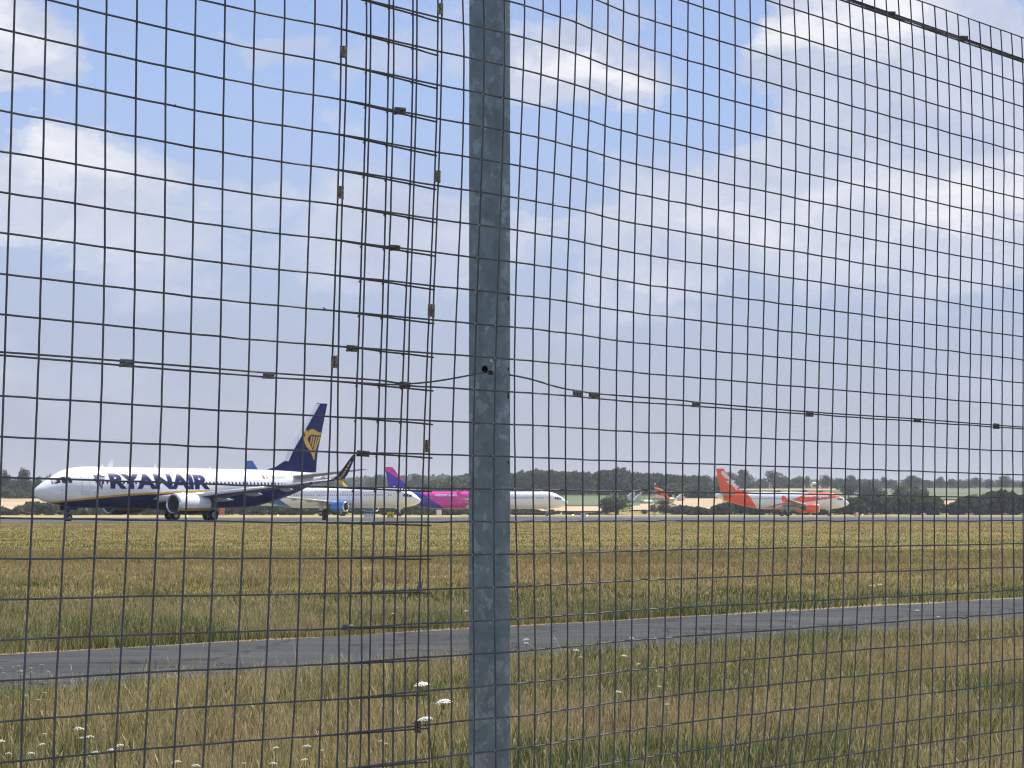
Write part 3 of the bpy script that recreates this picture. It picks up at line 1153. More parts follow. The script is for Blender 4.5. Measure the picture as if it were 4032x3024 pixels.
def livery_navy():
    """white over navy with a golden stripe that climbs towards the tail"""
    m, nt, b, x, z, o = paint_setup("white_navy_livery")
    s = math_n(nt, 'SUBTRACT', 19.7, x)
    fc = nt.nodes.new('ShaderNodeFloatCurve')
    cv = fc.mapping.curves[0]
    pts = [(0, 1.35), (2.3, 1.85), (6, 2.25), (12, 2.66), (18, 2.90), (24, 3.0), (28, 3.15), (33, 3.65), (38, 4.15)]
    while len(cv.points) < len(pts):
        cv.points.new(0.5, 0.5)
    for p, (a, v) in zip(cv.points, pts):
        p.location = (a / 40.0, v / 5.0)
    fc.mapping.update()
    nt.links.new(math_n(nt, 'DIVIDE', s, 40.0), fc.inputs['Value'])
    zs = math_n(nt, 'MULTIPLY', fc.outputs[0], 5.0)
    w = math_n(nt, 'MULTIPLY', math_n(nt, 'SUBTRACT', 40, s), 0.006)
    up_ = math_n(nt, 'MULTIPLY', math_n(nt, 'SUBTRACT', z, math_n(nt, 'ADD', zs, 0.09)), 80, clamp=True)
    dn_ = math_n(nt, 'MULTIPLY', math_n(nt, 'SUBTRACT', z, math_n(nt, 'SUBTRACT', zs, 0.11)), 80, clamp=True)
    c = mixc(nt, dn_, NAVY, YEL)
    c = mixc(nt, up_, c, WHITE)
    grimy(nt, b, c, o)
    return m


def livery_orange(smg):
    m, nt, b, x, z, o = paint_setup("white_orange_livery")
    s = math_n(nt, 'SUBTRACT', smg, x)

    def hp(p1, p2):
        return half_plane(nt, s, z, p1, p2)
    rear = math_n(nt, 'MULTIPLY', hp((25.9, 5.9), (23.1, 1.6)), hp((31.1, 1.5), (31.9, 6.5)))
    f1 = math_n(nt, 'MULTIPLY', hp((2.0, 4.8), (12.7, 3.25)), hp((14.9, 4.0), (11.0, 5.5)))
    f1 = math_n(nt, 'MULTIPLY', f1, hp((12.4, 3.1), (14.9, 4.05)))
    f2 = math_n(nt, 'MULTIPLY', hp((16.0, 2.75), (21.0, 2.0)), hp((21.0, 2.15), (16.0, 3.6)))
    k = math_n(nt, 'MAXIMUM', math_n(nt, 'MAXIMUM', rear, f1), f2)
    grimy(nt, b, mixc(nt, k, WHITE, ORG), o, .93)
    return m


def livery_pink(smg):
    m, nt, b, x, z, o = paint_setup("pink_purple_livery")
    s = math_n(nt, 'SUBTRACT', smg, x)
    purple = half_plane(nt, s, z, (34.6, 5.3), (29.2, 1.6))
    white = half_plane(nt, s, z, (17.5, 1.6), (21.0, 6.0))
    c = mixc(nt, purple, PINK, PURP)
    c = mixc(nt, white, c, WHITE)
    grimy(nt, b, c, o, .93)
    return m


def livery_blue(smg):
    m, nt, b, x, z, o = paint_setup("white_blue_livery")
    s = math_n(nt, 'SUBTRACT', smg, x)
    k = half_plane(nt, s, z, (37.0, 6.0), (31.0, 1.6))
    k2 = half_plane(nt, s, z, (37.5, 3.9), (30.0, 1.9))
    grimy(nt, b, mixc(nt, math_n(nt, 'MAXIMUM', k, math_n(nt, 'MULTIPLY', k2, 0)), WHITE, (0.025, 0.17, 0.62)), o, .93)
    return m


def fin_paint(name, base, other=None, line=None, lead=None):
    m, nt, b, x, z, o = paint_setup(name)
    c = base
    if other:
        c = mixc(nt, half_plane(nt, x, z, *line), base, other)
    if lead:
        c = mixc(nt, half_plane(nt, x, z, *lead), c, WHITE) if c is not base else mixc(nt, half_plane(nt, x, z, *lead), base, WHITE)
    n = noise_n(nt, o, 1.5, 4, .6)
    if not isinstance(c, bpy.types.NodeSocket):
        c = mixc(nt, 0.0, c, c)
    setin(nt, b.inputs['Base Color'], mixc(nt, 1.0, c, ramp(nt, n, [(0.35, (.9, .9, .9)), (.6, (1, 1, 1))]), 'MULTIPLY'))
    return m


wheel_cache = {}


def wheel_mesh(r, w):
    key = (r, w)
    if key in wheel_cache:
        return wheel_cache[key]
    mb = MB()
    prof = [(r * .5, -w * .38), (r * .62, -w * .5), (r * .86, -w * .5), (r * .97, -w * .36), (r, -w * .15), (r, w * .15), (r * .97, w * .36), (r * .86, w * .5), (r * .62, w * .5), (r * .5, w * .38)]
    K_ = 28
    vs_ = [(p[0] * math.cos(2 * PI * k / K_), p[1], p[0] * math.sin(2 * PI * k / K_)) for p in prof for k in range(K_)]
    mb.add(vs_, [(i * K_ + k, i * K_ + (k + 1) % K_, (i + 1) * K_ + (k + 1) % K_, (i + 1) * K_ + k) for i in range(len(prof) - 1) for k in range(K_)])
    a = mb.build("tyre", M_tyre, None, True, 40)
    mb = MB()
    prof = [(0.001, -w * .30), (r * .16, -w * .32), (r * .2, -w * .2), (r * .42, -w * .2), (r * .52, -w * .40), (r * .52, w * .40), (r * .42, w * .2), (r * .2, w * .2), (r * .16, w * .32), (0.001, w * .30)]
    vs_ = [(p[0] * math.cos(2 * PI * k / K_), p[1], p[0] * math.sin(2 * PI * k / K_)) for p in prof for k in range(K_)]
    mb.add(vs_, [(i * K_ + k, i * K_ + (k + 1) % K_, (i + 1) * K_ + (k + 1) % K_, (i + 1) * K_ + k) for i in range(len(prof) - 1) for k in range(K_)])
    c = mb.build("rim", M_rim, None, True, 40)
    wheel_cache[key] = (a.data, c.data)
    bpy.data.objects.remove(a)
    bpy.data.objects.remove(c)
    return wheel_cache[key]


def gear(pl, root, name, x, y, zt, r, w, sep, legr):
    mb = MB()
    mb.tube([(x, y, r), (x, y, zt * .55)], legr, 10)
    mb.tube([(x, y, zt * .5), (x + .08, y, zt)], legr * 1.5, 10)
    mb.tube([(x, y - sep, r), (x, y + sep, r)], legr * .8, 8)
    mb.tube([(x, y, zt * .5), (x - .9 * (1 if name == 'main_gear' else -1), y, zt)], legr * .55, 8)
    mb.tube([(x + legr, y, r * 1.1), (x + .32, y, zt * .36), (x + legr, y, zt * .56)], legr * .4, 6)
    if name == 'nose_gear':
        mb.box(x - .75, x + .55, y - .52, y - .49, zt - .62, zt + .1)
        mb.box(x - .75, x + .55, y + .49, y + .52, zt - .62, zt + .1)
    else:
        sg = 1 if y > 0 else -1
        mb.box(x - .45, x + .45, y + sg * .34, y + sg * .37, zt * .42, zt)
    g_ = mb.build(name, M_strut if name == 'main_gear' else [pl['gearmat']], root, True, 40)
    ty, ri = wheel_mesh(r, w)
    for sg in (-1, 1):
        link_mesh("tyre", ty, g_, (x, y + sg * sep, r))
        link_mesh("rim", ri, g_, (x, y + sg * sep, r))
    return g_


def lathe_x(mb, prof, cx, cy, cz, K_=32, mi=0, sy=1.0, flat=0.0):
    """prof: (x offset, radius); axis along x. flat squashes the bottom"""
    vs_ = []
    for (x, r) in prof:
        for k in range(K_):
            a = 2 * PI * k / K_
            zz = r * math.sin(a)
            if zz < 0:
                zz *= (1 - flat)
            vs_.append((cx - x, cy + r * math.cos(a) * sy, cz + zz))
    mb.add(vs_, [(i * K_ + k, i * K_ + (k + 1) % K_, (i + 1) * K_ + (k + 1) % K_, (i + 1) * K_ + k) for i in range(len(prof) - 1) for k in range(K_)], mi)


def engine(pl, root, y):
    e = pl['eng']
    x0 = pl['smg'] - e['s']
    R, L, z = e['R'], e['L'], e['z']
    mb = MB()
    outer = [(0.22, R * .955), (.5, R * .99), (1.1, R * 1.02), (L * .45, R * 1.03), (L * .7, R * .96), (L * .88, R * .85), (L, R * .73), (L, R * .69)]
    lathe_x(mb, outer, x0, y, z, 36, 0, 1.0, e['flat'])
    n_ = mb.build("engine_nacelle", e['mat'], root, True, 50)
    mb = MB()
    lip = [(0.22, R * .957), (.08, R * .915), (0.0, R * .86), (.03, R * .80), (.14, R * .765), (.24, R * .755)]
    lathe_x(mb, lip, x0, y, z, 36, 0, 1.0, e['flat'])
    mb.build("intake_lip", M_lip, n_, True, 60)
    mb = MB()
    lathe_x(mb, [(.24, R * .755), (.9, R * .74), (1.05, R * .74)], x0, y, z, 36, 0, 1.0, e['flat'] * .8)
    mb.build("intake_duct", M_duct, n_, True, 60)
    mb = MB()
    nb = 24
    for k in range(nb):
        a = 2 * PI * k / nb
        for (r0, r1) in ((R * .2, R * .73),):
            p = []
            for (rr, tw, wd) in ((r0, .1, .16), ((r0 + r1) / 2, .5, .26), (r1, .9, .3)):
                for sg in (-1, 1):
                    aa = a + sg * wd * math.cos(tw) / max(rr, .2) * .5
                    p.append((x0 - 1.0 - sg * wd * math.sin(tw) * .5, y + rr * math.cos(aa), z + rr * math.sin(aa)))
            mb.add(p, [(0, 1, 3, 2), (2, 3, 5, 4)])
    mb.add([(x0 - 1.35, y + R * .75 * math.cos(2 * PI * k / 24), z + R * .75 * math.sin(2 * PI * k / 24)) for k in range(24)], [tuple(range(24))])
    mb.build("fan", M_fan, n_)
    mb = MB()
    lathe_x(mb, [(.62, .005), (.72, R * .1), (1.0, R * .2), (1.1, R * .2)], x0, y, z, 20)
    mb.build("spinner", M_duct, n_, True)
    mb = MB()
    lathe_x(mb, [(L - .3, R * .55), (L + .3, R * .5), (L + .9, R * .38), (L + .9, R * .33), (L + .6, R * .3), (L + 1.5, R * .05), (L + 1.55, 0.005)], x0, y, z, 28)
    mb.build("exhaust_cone", M_exh, n_, True, 40)
    mb = MB()
    zt = e['pz']
    mb.loft([[(x0 - .9, y - .04, z + R * .95), (x0 - .9, y + .04, z + R * .95), (x0 - 1.3, y + .04, z + R * 1.08), (x0 - 1.3, y - .04, z + R * 1.08)],
             [(x0 - 1.8, y - .2, z + R * .9), (x0 - 1.8, y + .2, z + R * .9), (x0 - 2.4, y + .2, zt - .12), (x0 - 2.4, y - .2, zt - .12)],
             [(x0 - L, y - .22, z + R * .6), (x0 - L, y + .22, z + R * .6), (x0 - L, y + .22, zt - .02), (x0 - L, y - .22, zt - .02)],
             [(x0 - L - 2.0, y - .06, zt - .45), (x0 - L - 2.0, y + .06, zt - .45), (x0 - L - 2.0, y + .06, zt - .1), (x0 - L - 2.0, y - .06, zt - .1)]])
    mb.build("engine_pylon", pl['pylonmat'], root, True, 40)


def airliner(pl, label, loc, rz):
    root = empty("airliner", label, "airplane", loc, rz)
    smg = pl['smg']
    sp = smooth_prof(pl['prof'], 0.6)
    pl['sp'] = sp
    K_ = 48
    mb = MB()
    rings = []
    for (s, zc_, h, w) in sp:
        rings.append([(smg - s, w * math.cos(2 * PI * k / K_), zc_ + h * math.sin(2 * PI * k / K_)) for k in range(K_)])
    mb.loft(rings)
    f = mb.build("fuselage", pl['fmat'], root, True, 60)
    # wing-to-body fairing
    mb = MB()
    s0, s1 = pl['fair']
    rings = []
    for i in range(13):
        t = i / 12
        e = math.sin(PI * min(1, max(0, t))) ** .45
        s = s0 + (s1 - s0) * t
        zc_, h, w = fuse_interp(sp, s)
        rings.append([(smg - s, (w + .14) * e * math.cos(a), zc_ - h * .62 + (h * .46 + .1) * e * math.sin(a)) for a in [2 * PI * k / 24 for k in range(24)]])
    mb.loft(rings)
    mb.build("belly_fairing", pl['fairmat'], root, True, 60)
    # wings
    for sg in (1, -1):
        mb = MB()
        mb.loft([section(smg - le, sg * y, z, ch, t_) for (le, y, z, ch, t_) in pl['wing']])
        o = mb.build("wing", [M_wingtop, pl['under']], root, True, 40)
        me = o.data
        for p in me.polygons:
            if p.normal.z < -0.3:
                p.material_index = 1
        # slat line / leading edge lip, whitened and thickened to paint the sky-lit band
        mb = MB()
        for (a, b2) in zip(pl['wing'][1:-1], pl['wing'][2:]):
            mb.tube([(smg - a[0] - .06, sg * a[1], a[2]), (smg - b2[0] - .06, sg * b2[1], b2[2])], [half_t(.04, a[4], a[3]) * 1.25, half_t(.04, b2[4], b2[3]) * 1.25], 12)
        mb.build("lit_leading_edge", M_white, o, True)
        # flap track fairings
        W = pl['wing']
        for yy in pl['tracks']:
            Ys = [w_[1] for w_ in W]
            le = np.interp(yy, Ys, [w_[0] for w_ in W])
            ch = np.interp(yy, Ys, [w_[3] for w_ in W])
            zz = np.interp(yy, Ys, [w_[2] for w_ in W])
            mb = MB()
            L = ch * .62
            rg = []
            for i in range(10):
                t = i / 9
                e = max(.02, math.sin(PI * t ** .8)) ** .6
                rg.append([(smg - le - ch * .5 - L * t, sg * yy + .17 * e * math.cos(a), zz - .14 - .12 * t - .0 + .24 * e * math.sin(a)) for a in [2 * PI * k / 12 for k in range(12)]])
            mb.loft(rg)
            mb.build("flap_fairing", pl['trackmat'], o, True)
        # winglet
        if pl['winglet'] == 'blended':
            tip = W[-1]
            defs = [(tip[0], tip[1], tip[2], tip[3], .10, 0), (tip[0] + .22, tip[1] + .32, tip[2] + .10, 1.5, .10, .55), (tip[0] + .55, tip[1] + .55, tip[2] + .42, 1.35, .09, 1.0),
                    (tip[0] + 1.0, tip[1] + .70, tip[2] + .95, 1.1, .08, 1.2), (tip[0] + 1.75, tip[1] + .92, tip[2] + 1.9, .72, .08, 1.25), (tip[0] + 2.2, tip[1] + 1.02, tip[2] + 2.45, .40, .07, 1.3)]
            mb = MB()
            mb.loft([section(smg - d[0], sg * d[1], d[2], d[3], d[4], False, sg * d[5]) for d in defs])
            wl = mb.build("winglet", [M_white, M_navy], o, True, 40)
            for p in wl.data.polygons:
                if p.normal.y * sg > 0.25 or p.normal.z < -.5:
                    p.material_index = 1
            mb = MB()
            d2 = [(tip[0] + .3, tip[1] + .25, tip[2] + .05, 1.2, .09, 0), (tip[0] + .9, tip[1] + .42, tip[2] - .3, .75, .08, -1.0), (tip[0] + 1.75, tip[1] + .62, tip[2] - .75, .28, .07, -1.0)]
            mb.loft([section(smg - d[0], sg * d[1], d[2], d[3], d[4], False, sg * d[5]) for d in d2])
            mb.build("ventral_strake", M_yel, o, True, 40)
            pw = dict(pl)
            # lettering strip on the outer face
            mb = MB()
            for i in range(9):
                t0, t1 = .22 + i * .065, .22 + i * .065 + .042
                q = []
                for t, du in ((t0, .32), (t0, .58), (t1, .58), (t1, .32)):
                    k = t * 5
                    i0 = min(4, int(k))
                    fr = k - i0
                    A, B_ = defs[i0], defs[i0 + 1]
                    v = [A[j] * (1 - fr) + B_[j] * fr for j in range(6)]
                    q.append((smg - v[0] - du * v[3], sg * (v[1] + .11 * v[3] * .55), v[2] - .03))
                mb.add(q, [(0, 1, 2, 3)])
            mb.build("winglet_lettering", M_yel, wl)
            mb = MB()
            for t0 in (.42, .50):
                q = []
                for t, du in ((t0, .35), (t0, .75), (t0 + .06, .75), (t0 + .06, .35)):
                    k = t * 5
                    i0 = int(k)
                    fr = k - i0
                    A, B_ = defs[i0], defs[i0 + 1]
                    v = [A[j] * (1 - fr) + B_[j] * fr for j in range(6)]
                    q.append((smg - v[0] - du * v[3], sg * (v[1] - .11 * v[3] * .6 - .02), v[2] + .02))
                mb.add(q, [(0, 1, 2, 3)])
            mb.build("winglet_lettering", M_txtg, wl)
        else:
            tip = W[-1]
            mb = MB()
            yv = sg * (tip[1] + .02)
            if pl['winglet'] == 'fence':
                mb.loft([section(smg - tip[0] - 1.3, yv, tip[2] + .85, .45, .08, True), section(smg - tip[0] - .35, yv, tip[2] + .1, 1.6, .07, True),
                         section(smg - tip[0] - .35, yv, tip[2] - .1, 1.6, .07, True), section(smg - tip[0] - 1.2, yv, tip[2] - .7, .4, .08, True)])
            else:
                defs = [(tip[0], tip[1], tip[2], tip[3], .10, 0), (tip[0] + .3, tip[1] + .35, tip[2] + .2, 1.4, .09, .8), (tip[0] + 1.5, tip[1] + .62, tip[2] + 2.3, .55, .08, 1.4)]
                mb.loft([section(smg - d[0], sg * d[1], d[2], d[3], d[4], False, sg * d[5]) for d in defs])
            mb.build("winglet", pl['wlmat'], o, True, 40)
        mb = MB()
        mb.loft([section(smg - le, sg * y, z, ch, t_) for (le, y, z, ch, t_) in pl['stab']])
        mb.build("tailplane", M_grey, root, True, 40)
        engine(pl, root, sg * pl['eng']['y'])
        gear(pl, root, "main_gear", 0.0, sg * pl['track'], pl['gz'], pl['mr'], .42, .44, .13)
    # fin
    mb = MB()
    mb.loft([section(smg - le, 0, z, te - le, tcr, True) for (le, te, z, tcr) in pl['fin']])
    fin = mb.build("tail_fin", pl['finmat'], root, True, 40)
    FZ = [q[2] for q in pl['fin']]

    def fin_surf(s, z, side):
        le = np.interp(z, FZ, [q[0] for q in pl['fin']])
        te = np.interp(z, FZ, [q[1] for q in pl['fin']])
        tcr = np.interp(z, FZ, [q[3] for q in pl['fin']])
        return side * half_t((s - le) / (te - le), tcr, te - le)
    pl['fin_surf'] = fin_surf
    gear(pl, root, "nose_gear", smg - pl['sng'], 0, pl['gz2'], pl['nr'], .2, .2, .08)
    side = pl['side']
    # cabin windows
    wz = pl['wz']
    if pl.get('winpanes'):
        zc_, h, w = fuse_interp(sp, 15)
        mb = MB()
        q = []
        for k in range(10):
            a = 2 * PI * k / 10
            dx, dz = .125 * math.cos(a), .18 * math.sin(a)
            q.append((dx, side * (math.sqrt(max(.01, 1 - ((wz + dz - zc_) / h) ** 2)) * w + .014), wz + dz))
        mb.add(q, [tuple(range(10))])
        first = None
        for i in range(pl['nwin']):
            s = pl['win0'] + .508 * i
            zc1, h1, w1 = fuse_interp(sp, s)
            if s in pl.get('skip', []):
                continue
            if first is None:
                first = mb.build("window", M_win, f)
                first.location = (smg - s, side * (w1 - w), 0)
            else:
                o = first.copy()
                COL.objects.link(o)
                yy = side_y(pl, s, wz, side) - side_y(pl, 15, wz, side)
                o.location = (smg - s, yy, 0)
    else:
        polys = []
        for i in range(pl['nwin']):
            s = pl['win0'] + .53 * i
            if (i * 7 + pl['seed']) % 11 == 0:
                continue
            polys.append([(s - .11, wz - .15), (s + .11, wz - .15), (s + .13, wz), (s + .11, wz + .15), (s - .11, wz + .15), (s - .13, wz)])
        o = paint_poly(pl, polys, "window_row", M_winf, f, side, .012, 2)
    # cockpit windows
    for poly in pl['cock']:
        paint_poly(pl, [poly], "cockpit_window", M_glass, f, side, .012, .12)
        paint_poly(pl, [poly], "cockpit_window", M_glass, f, -side, .012, .12)
    # doors as raised seams
    for (s0, s1, z0, z1) in pl['doors']:
        t_ = .028
        polys = [[(s0, z0), (s1, z0), (s1, z0 + t_), (s0, z0 + t_)], [(s0, z1 - t_), (s1, z1 - t_), (s1, z1), (s0, z1)],
                 [(s0, z0), (s0 + t_, z0), (s0 + t_, z1), (s0, z1)], [(s1 - t_, z0), (s1, z0), (s1, z1), (s1 - t_, z1)],
                 [(s0 + .25, z1 - .5), (s1 - .25, z1 - .5), (s1 - .25, z1 - .42), (s0 + .25, z1 - .42)],
                 [(s0 + .1, z0 + .25), (s1 - .1, z0 + .25), (s1 - .1, z0 + .28), (s0 + .1, z0 + .28)]]
        paint_poly(pl, polys, "door", M_seam if not pl.get('doorm') else pl['doorm'], f, side, .008, .2)
    # antennas on the roof
    for (s, hh, ln_) in pl['ant']:
        zc_, h, w = fuse_interp(sp, s)
        mb = MB()
        mb.loft([[(smg - s, -.03, zc_ + h - .05), (smg - s, .03, zc_ + h - .05), (smg - s - ln_, .02, zc_ + h - .05), (smg - s - ln_, -.02, zc_ + h - .05)],
                 [(smg - s - ln_ * .6, -.01, zc_ + h + hh), (smg - s - ln_ * .6, .01, zc_ + h + hh), (smg - s - ln_ * 1.1, .01, zc_ + h + hh), (smg - s - ln_ * 1.1, -.01, zc_ + h + hh)]])
        mb.build("antenna", M_white, root)
    return root, f, fin


# ---- nearest: white and navy twin jet, nose towards the left of the picture
def nacelle_paint(name, top, stripe, bot, z0, z1):
    m, nt, b, x, z, o = paint_setup(name)
    k1 = math_n(nt, 'MULTIPLY', math_n(nt, 'SUBTRACT', z, z0), 60, clamp=True)
    k2 = math_n(nt, 'MULTIPLY', math_n(nt, 'SUBTRACT', z, z1), 60, clamp=True)
    grimy(nt, b, mixc(nt, k2, mixc(nt, k1, bot, stripe), top), o, .85)
    return m


navy_jet = dict(
    smg=19.7, sng=4.1, side=1,
    prof=[(0, 2.72, .03, .03), (.15, 2.72, .27, .27), (.45, 2.74, .50, .50), (.9, 2.79, .76, .76), (1.5, 2.86, 1.03, 1.03), (2.1, 2.94, 1.24, 1.25), (2.8, 3.07, 1.50, 1.47), (3.6, 3.17, 1.74, 1.66),
          (4.6, 3.22, 1.90, 1.80), (6, 3.25, 2.0, 1.88), (9, 3.25, 2.0, 1.88), (15, 3.25, 2.0, 1.88), (20, 3.25, 2.0, 1.88), (25, 3.25, 2.0, 1.88), (27.5, 3.30, 1.95, 1.86), (29.5, 3.43, 1.80, 1.76),
          (31.5, 3.63, 1.57, 1.55), (33.5, 3.87, 1.27, 1.25), (35.3, 4.13, .93, .90), (36.8, 4.37, .58, .55), (37.8, 4.50, .30, .27), (38.05, 4.52, .16, .14)],
    fair=(12.0, 23.5), wing=[(12.2, 0, 1.95, 9.3, .13), (13.6, 1.9, 2.12, 7.9, .13), (16.2, 5.8, 2.62, 4.9, .12), (19.2, 11.5, 3.30, 3.1, .11), (22.1, 17.16, 4.0, 1.62, .10)],
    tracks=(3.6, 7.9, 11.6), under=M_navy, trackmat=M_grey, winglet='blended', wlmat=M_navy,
    stab=[(32.2, 0, 4.45, 4.2, .10), (32.7, .9, 4.55, 3.8, .10), (36.6, 7.17, 5.30, 1.35, .09)],
    eng=dict(s=13.0, R=1.10, L=4.3, z=1.62, y=4.83, flat=.10, pz=2.65, mat=None),
    fin=[(29.3, 37.4, 5.05, .01), (31.5, 37.45, 5.62, .05), (32.65, 37.5, 6.2, .09), (33.3, 37.65, 7.3, .09), (37.38, 39.05, 12.42, .08), (37.48, 39.05, 12.5, .06)],
    finmat=None, fmat=None, fairmat=M_navy, pylonmat=M_white, gearmat=M_navy, track=2.86, gz=1.9, gz2=1.7, mr=.565, nr=.343,
    wz=3.75, nwin=50, win0=6.35, winpanes=True, seed=1,
    cock=[[(1.52, 3.55), (1.68, 3.93), (2.3, 4.12), (2.36, 3.72), (1.98, 3.58)], [(2.46, 3.66), (2.42, 4.14), (2.88, 4.26), (2.95, 3.62), (2.7, 3.6)], [(3.03, 3.64), (2.97, 4.22), (3.3, 4.2), (3.42, 3.8), (3.3, 3.66)]],
    doors=[(4.35, 5.25, 2.55, 4.45), (33.1, 33.85, 3.1, 4.75), (17.2, 17.75, 3.2, 4.2), (18.3, 18.85, 3.2, 4.2)],
    ant=[(8.0, .32, .3), (14.7, .42, .3), (22.0, .25, .3)])
navy_jet['fmat'] = livery_navy()
navy_jet['eng']['mat'] = nacelle_paint("white_navy_nacelle", WHITE, YEL, NAVY, 1.0, 1.27)
navy_jet['finmat'] = fin_paint("navy_fin", NAVY, None, None, ((19.7 - 33.55, 7.3), (19.7 - 37.62, 12.42)))
# (the pale leading edge is its own part below)
navy_jet['finmat'] = fin_paint("navy_fin", NAVY)
PSI = math.radians(50)
D0 = 221.0
root, f, fin = airliner(navy_jet, "white and navy airliner with golden stripe, RYANAIR lettering and harp on its navy tail",
                        (px_x(755, D0), D0, 0.03), PI + PSI)
# pale leading edge of the fin
mb = MB()
smg = 19.7
le_pts = [(q[0], q[2]) for q in navy_jet['fin']]
for (a, b2) in zip(navy_jet['fin'][2:-2], navy_jet['fin'][3:-1]):
    n = 14
    for i in range(n):
        for sg in (1, -1):
            for (u0, u1) in ((-.05, 0.0), (0.0, .06), (.06, .16), (.16, .30), (.30, .48)):
                q = []
                for (t, u) in ((i / n, u0), ((i + 1) / n, u0), ((i + 1) / n, u1), (i / n, u1)):
                    le = a[0] * (1 - t) + b2[0] * t
                    z = a[2] * (1 - t) + b2[2] * t
                    s = le + u
                    q.append((smg - s, (navy_jet['fin_surf'](s, z, sg) if u >= 0 else 0) + sg * (.022 if u >= 0 else 0), z))
                mb.add(q, [(0, 1, 2, 3)])
mb.build("fin_leading_edge", plain("bright_white_edge", (.93, .93, .93), .35), fin)


def hpt(u, v):
    px, py = 1130 + u / 5.53, 1560 + v / 5.53
    return (38 - (1260 - px) / 27.5, 1.55 + (1990 - py) / 36.8)


harp = [[(325, 760), (345, 735), (392, 745), (415, 795), (450, 742), (520, 718), (575, 735), (630, 768), (690, 790), (775, 785), (760, 812), (715, 848), (660, 858), (590, 850),
         (520, 843), (465, 856), (428, 890), (403, 950), (432, 1010), (480, 1090), (530, 1178), (556, 1240), (584, 1330), (576, 1412), (545, 1355), (505, 1262), (445, 1172), (378, 1108),
         (340, 1040), (322, 970), (302, 935), (300, 890), (322, 878), (350, 912), (352, 852), (327, 795)],
        [(487, 880), (522, 880), (493, 1045), (468, 1045)], [(545, 880), (582, 880), (532, 1130), (508, 1115)],
        [(613, 885), (648, 885), (572, 1180), (545, 1180)], [(678, 880), (717, 885), (606, 1190), (584, 1310), (568, 1290), (573, 1190)]]
pl2 = dict(navy_jet)
pl2['surf'] = navy_jet['fin_surf']
paint_poly(pl2, [[hpt(u, v) for u, v in p] for p in harp], "harp_emblem", M_yel, fin, 1, .02, .4)


def letter(pl, txt, s0, s1, z0, z1, mat, parent, bold=0.0, rev=False, lift=.014, name="lettering", shear=0.0, cell=.12, dz=0.0):
    """text across s0..s1 (first letter at s0)"""
    P = text_polys(txt, bold, shear)
    polys = [[(s0 + (s1 - s0) * x, z0 + dz * x + (z1 - z0) * y) for x, y in p] for p in P]
    return paint_poly(pl, polys, name, mat, parent, pl['side'], lift, cell)


letter(navy_jet, "RYANAIR", 7.7, 20.55, 3.12, 4.66, M_navy, f, 0.05)
small = [[((u - 300) / 475 * 1.5 + 5.8, 4.50 - (v - 718) / 694 * 1.5) for u, v in p] for p in harp]
paint_poly(navy_jet, small, "harp_outline", plain("slate_blue_print", (.05, .07, .14), .5), f, 1, .014, .15)
letter(navy_jet, "EI-DHT", 29.5, 31.7, 4.32, 4.62, M_txtg, f, 0.01, name="registration")
paint_poly(navy_jet, [[(28.15, 4.3), (28.4, 4.3), (28.4, 4.66), (28.15, 4.66)]], "flag_stripe", M_green, f, 1, .014)
paint_poly(navy_jet, [[(28.65, 4.3), (28.9, 4.3), (28.9, 4.66), (28.65, 4.66)]], "flag_stripe", M_flago, f, 1, .014)
# sensor ports and probes on the nose
mb = MB()
for (s, z) in ((2.35, 2.95), (2.32, 2.62), (5.9, 2.75)):
    y = side_y(navy_jet, s, z, 1) + .012
    ring = [(smg - s + .07 * math.cos(a), y, z + .08 * math.sin(a)) for a in [2 * PI * k / 8 for k in range(8)]]
    mb.add(ring, [tuple(range(8))])
mb.build("sensor_port", M_txtg, f)
mb = MB()
y = side_y(navy_jet, 6.0, 2.0, 1)
mb.loft([[(smg - 5.9, .3, 1.3), (smg - 5.9, .34, 1.3), (smg - 6.2, .34, 1.3), (smg - 6.2, .3, 1.3)], [(smg - 6.1, .31, .98), (smg - 6.1, .33, .98), (smg - 6.25, .33, .98), (smg - 6.25, .31, .98)]])
mb.build("antenna", M_white, root)


def lamp(parent, p, r, mat, name="landing_light"):
    mb = MB()
    K_ = 8
    vs_ = [(p[0] + r * math.sin(t) * math.cos(a), p[1] + r * math.sin(t) * math.sin(a), p[2] + r * math.cos(t)) for t in [PI * i / 6 for i in range(1, 6)] for a in [2 * PI * k / K_ for k in range(K_)]]
    fs = [(i * K_ + k, i * K_ + (k + 1) % K_, (i + 1) * K_ + (k + 1) % K_, (i + 1) * K_ + k) for i in range(4) for k in range(K_)]
    fs += [tuple(range(K_)), tuple(range(4 * K_, 5 * K_))]
    mb.add(vs_, fs)
    return mb.build(name, mat, parent, True)


lamp(root, (smg - 13.9, 2.35, 2.18), .13, M_lamp)
lamp(root, (.55, -1.6, 1.15), .16, M_lamp)
lamp(root, (4.0, -.2, 1.15), .05, M_redlamp)
lamp(root, (smg - 22.3, 17.1, 4.12), .07, M_redlamp, "navigation_light")


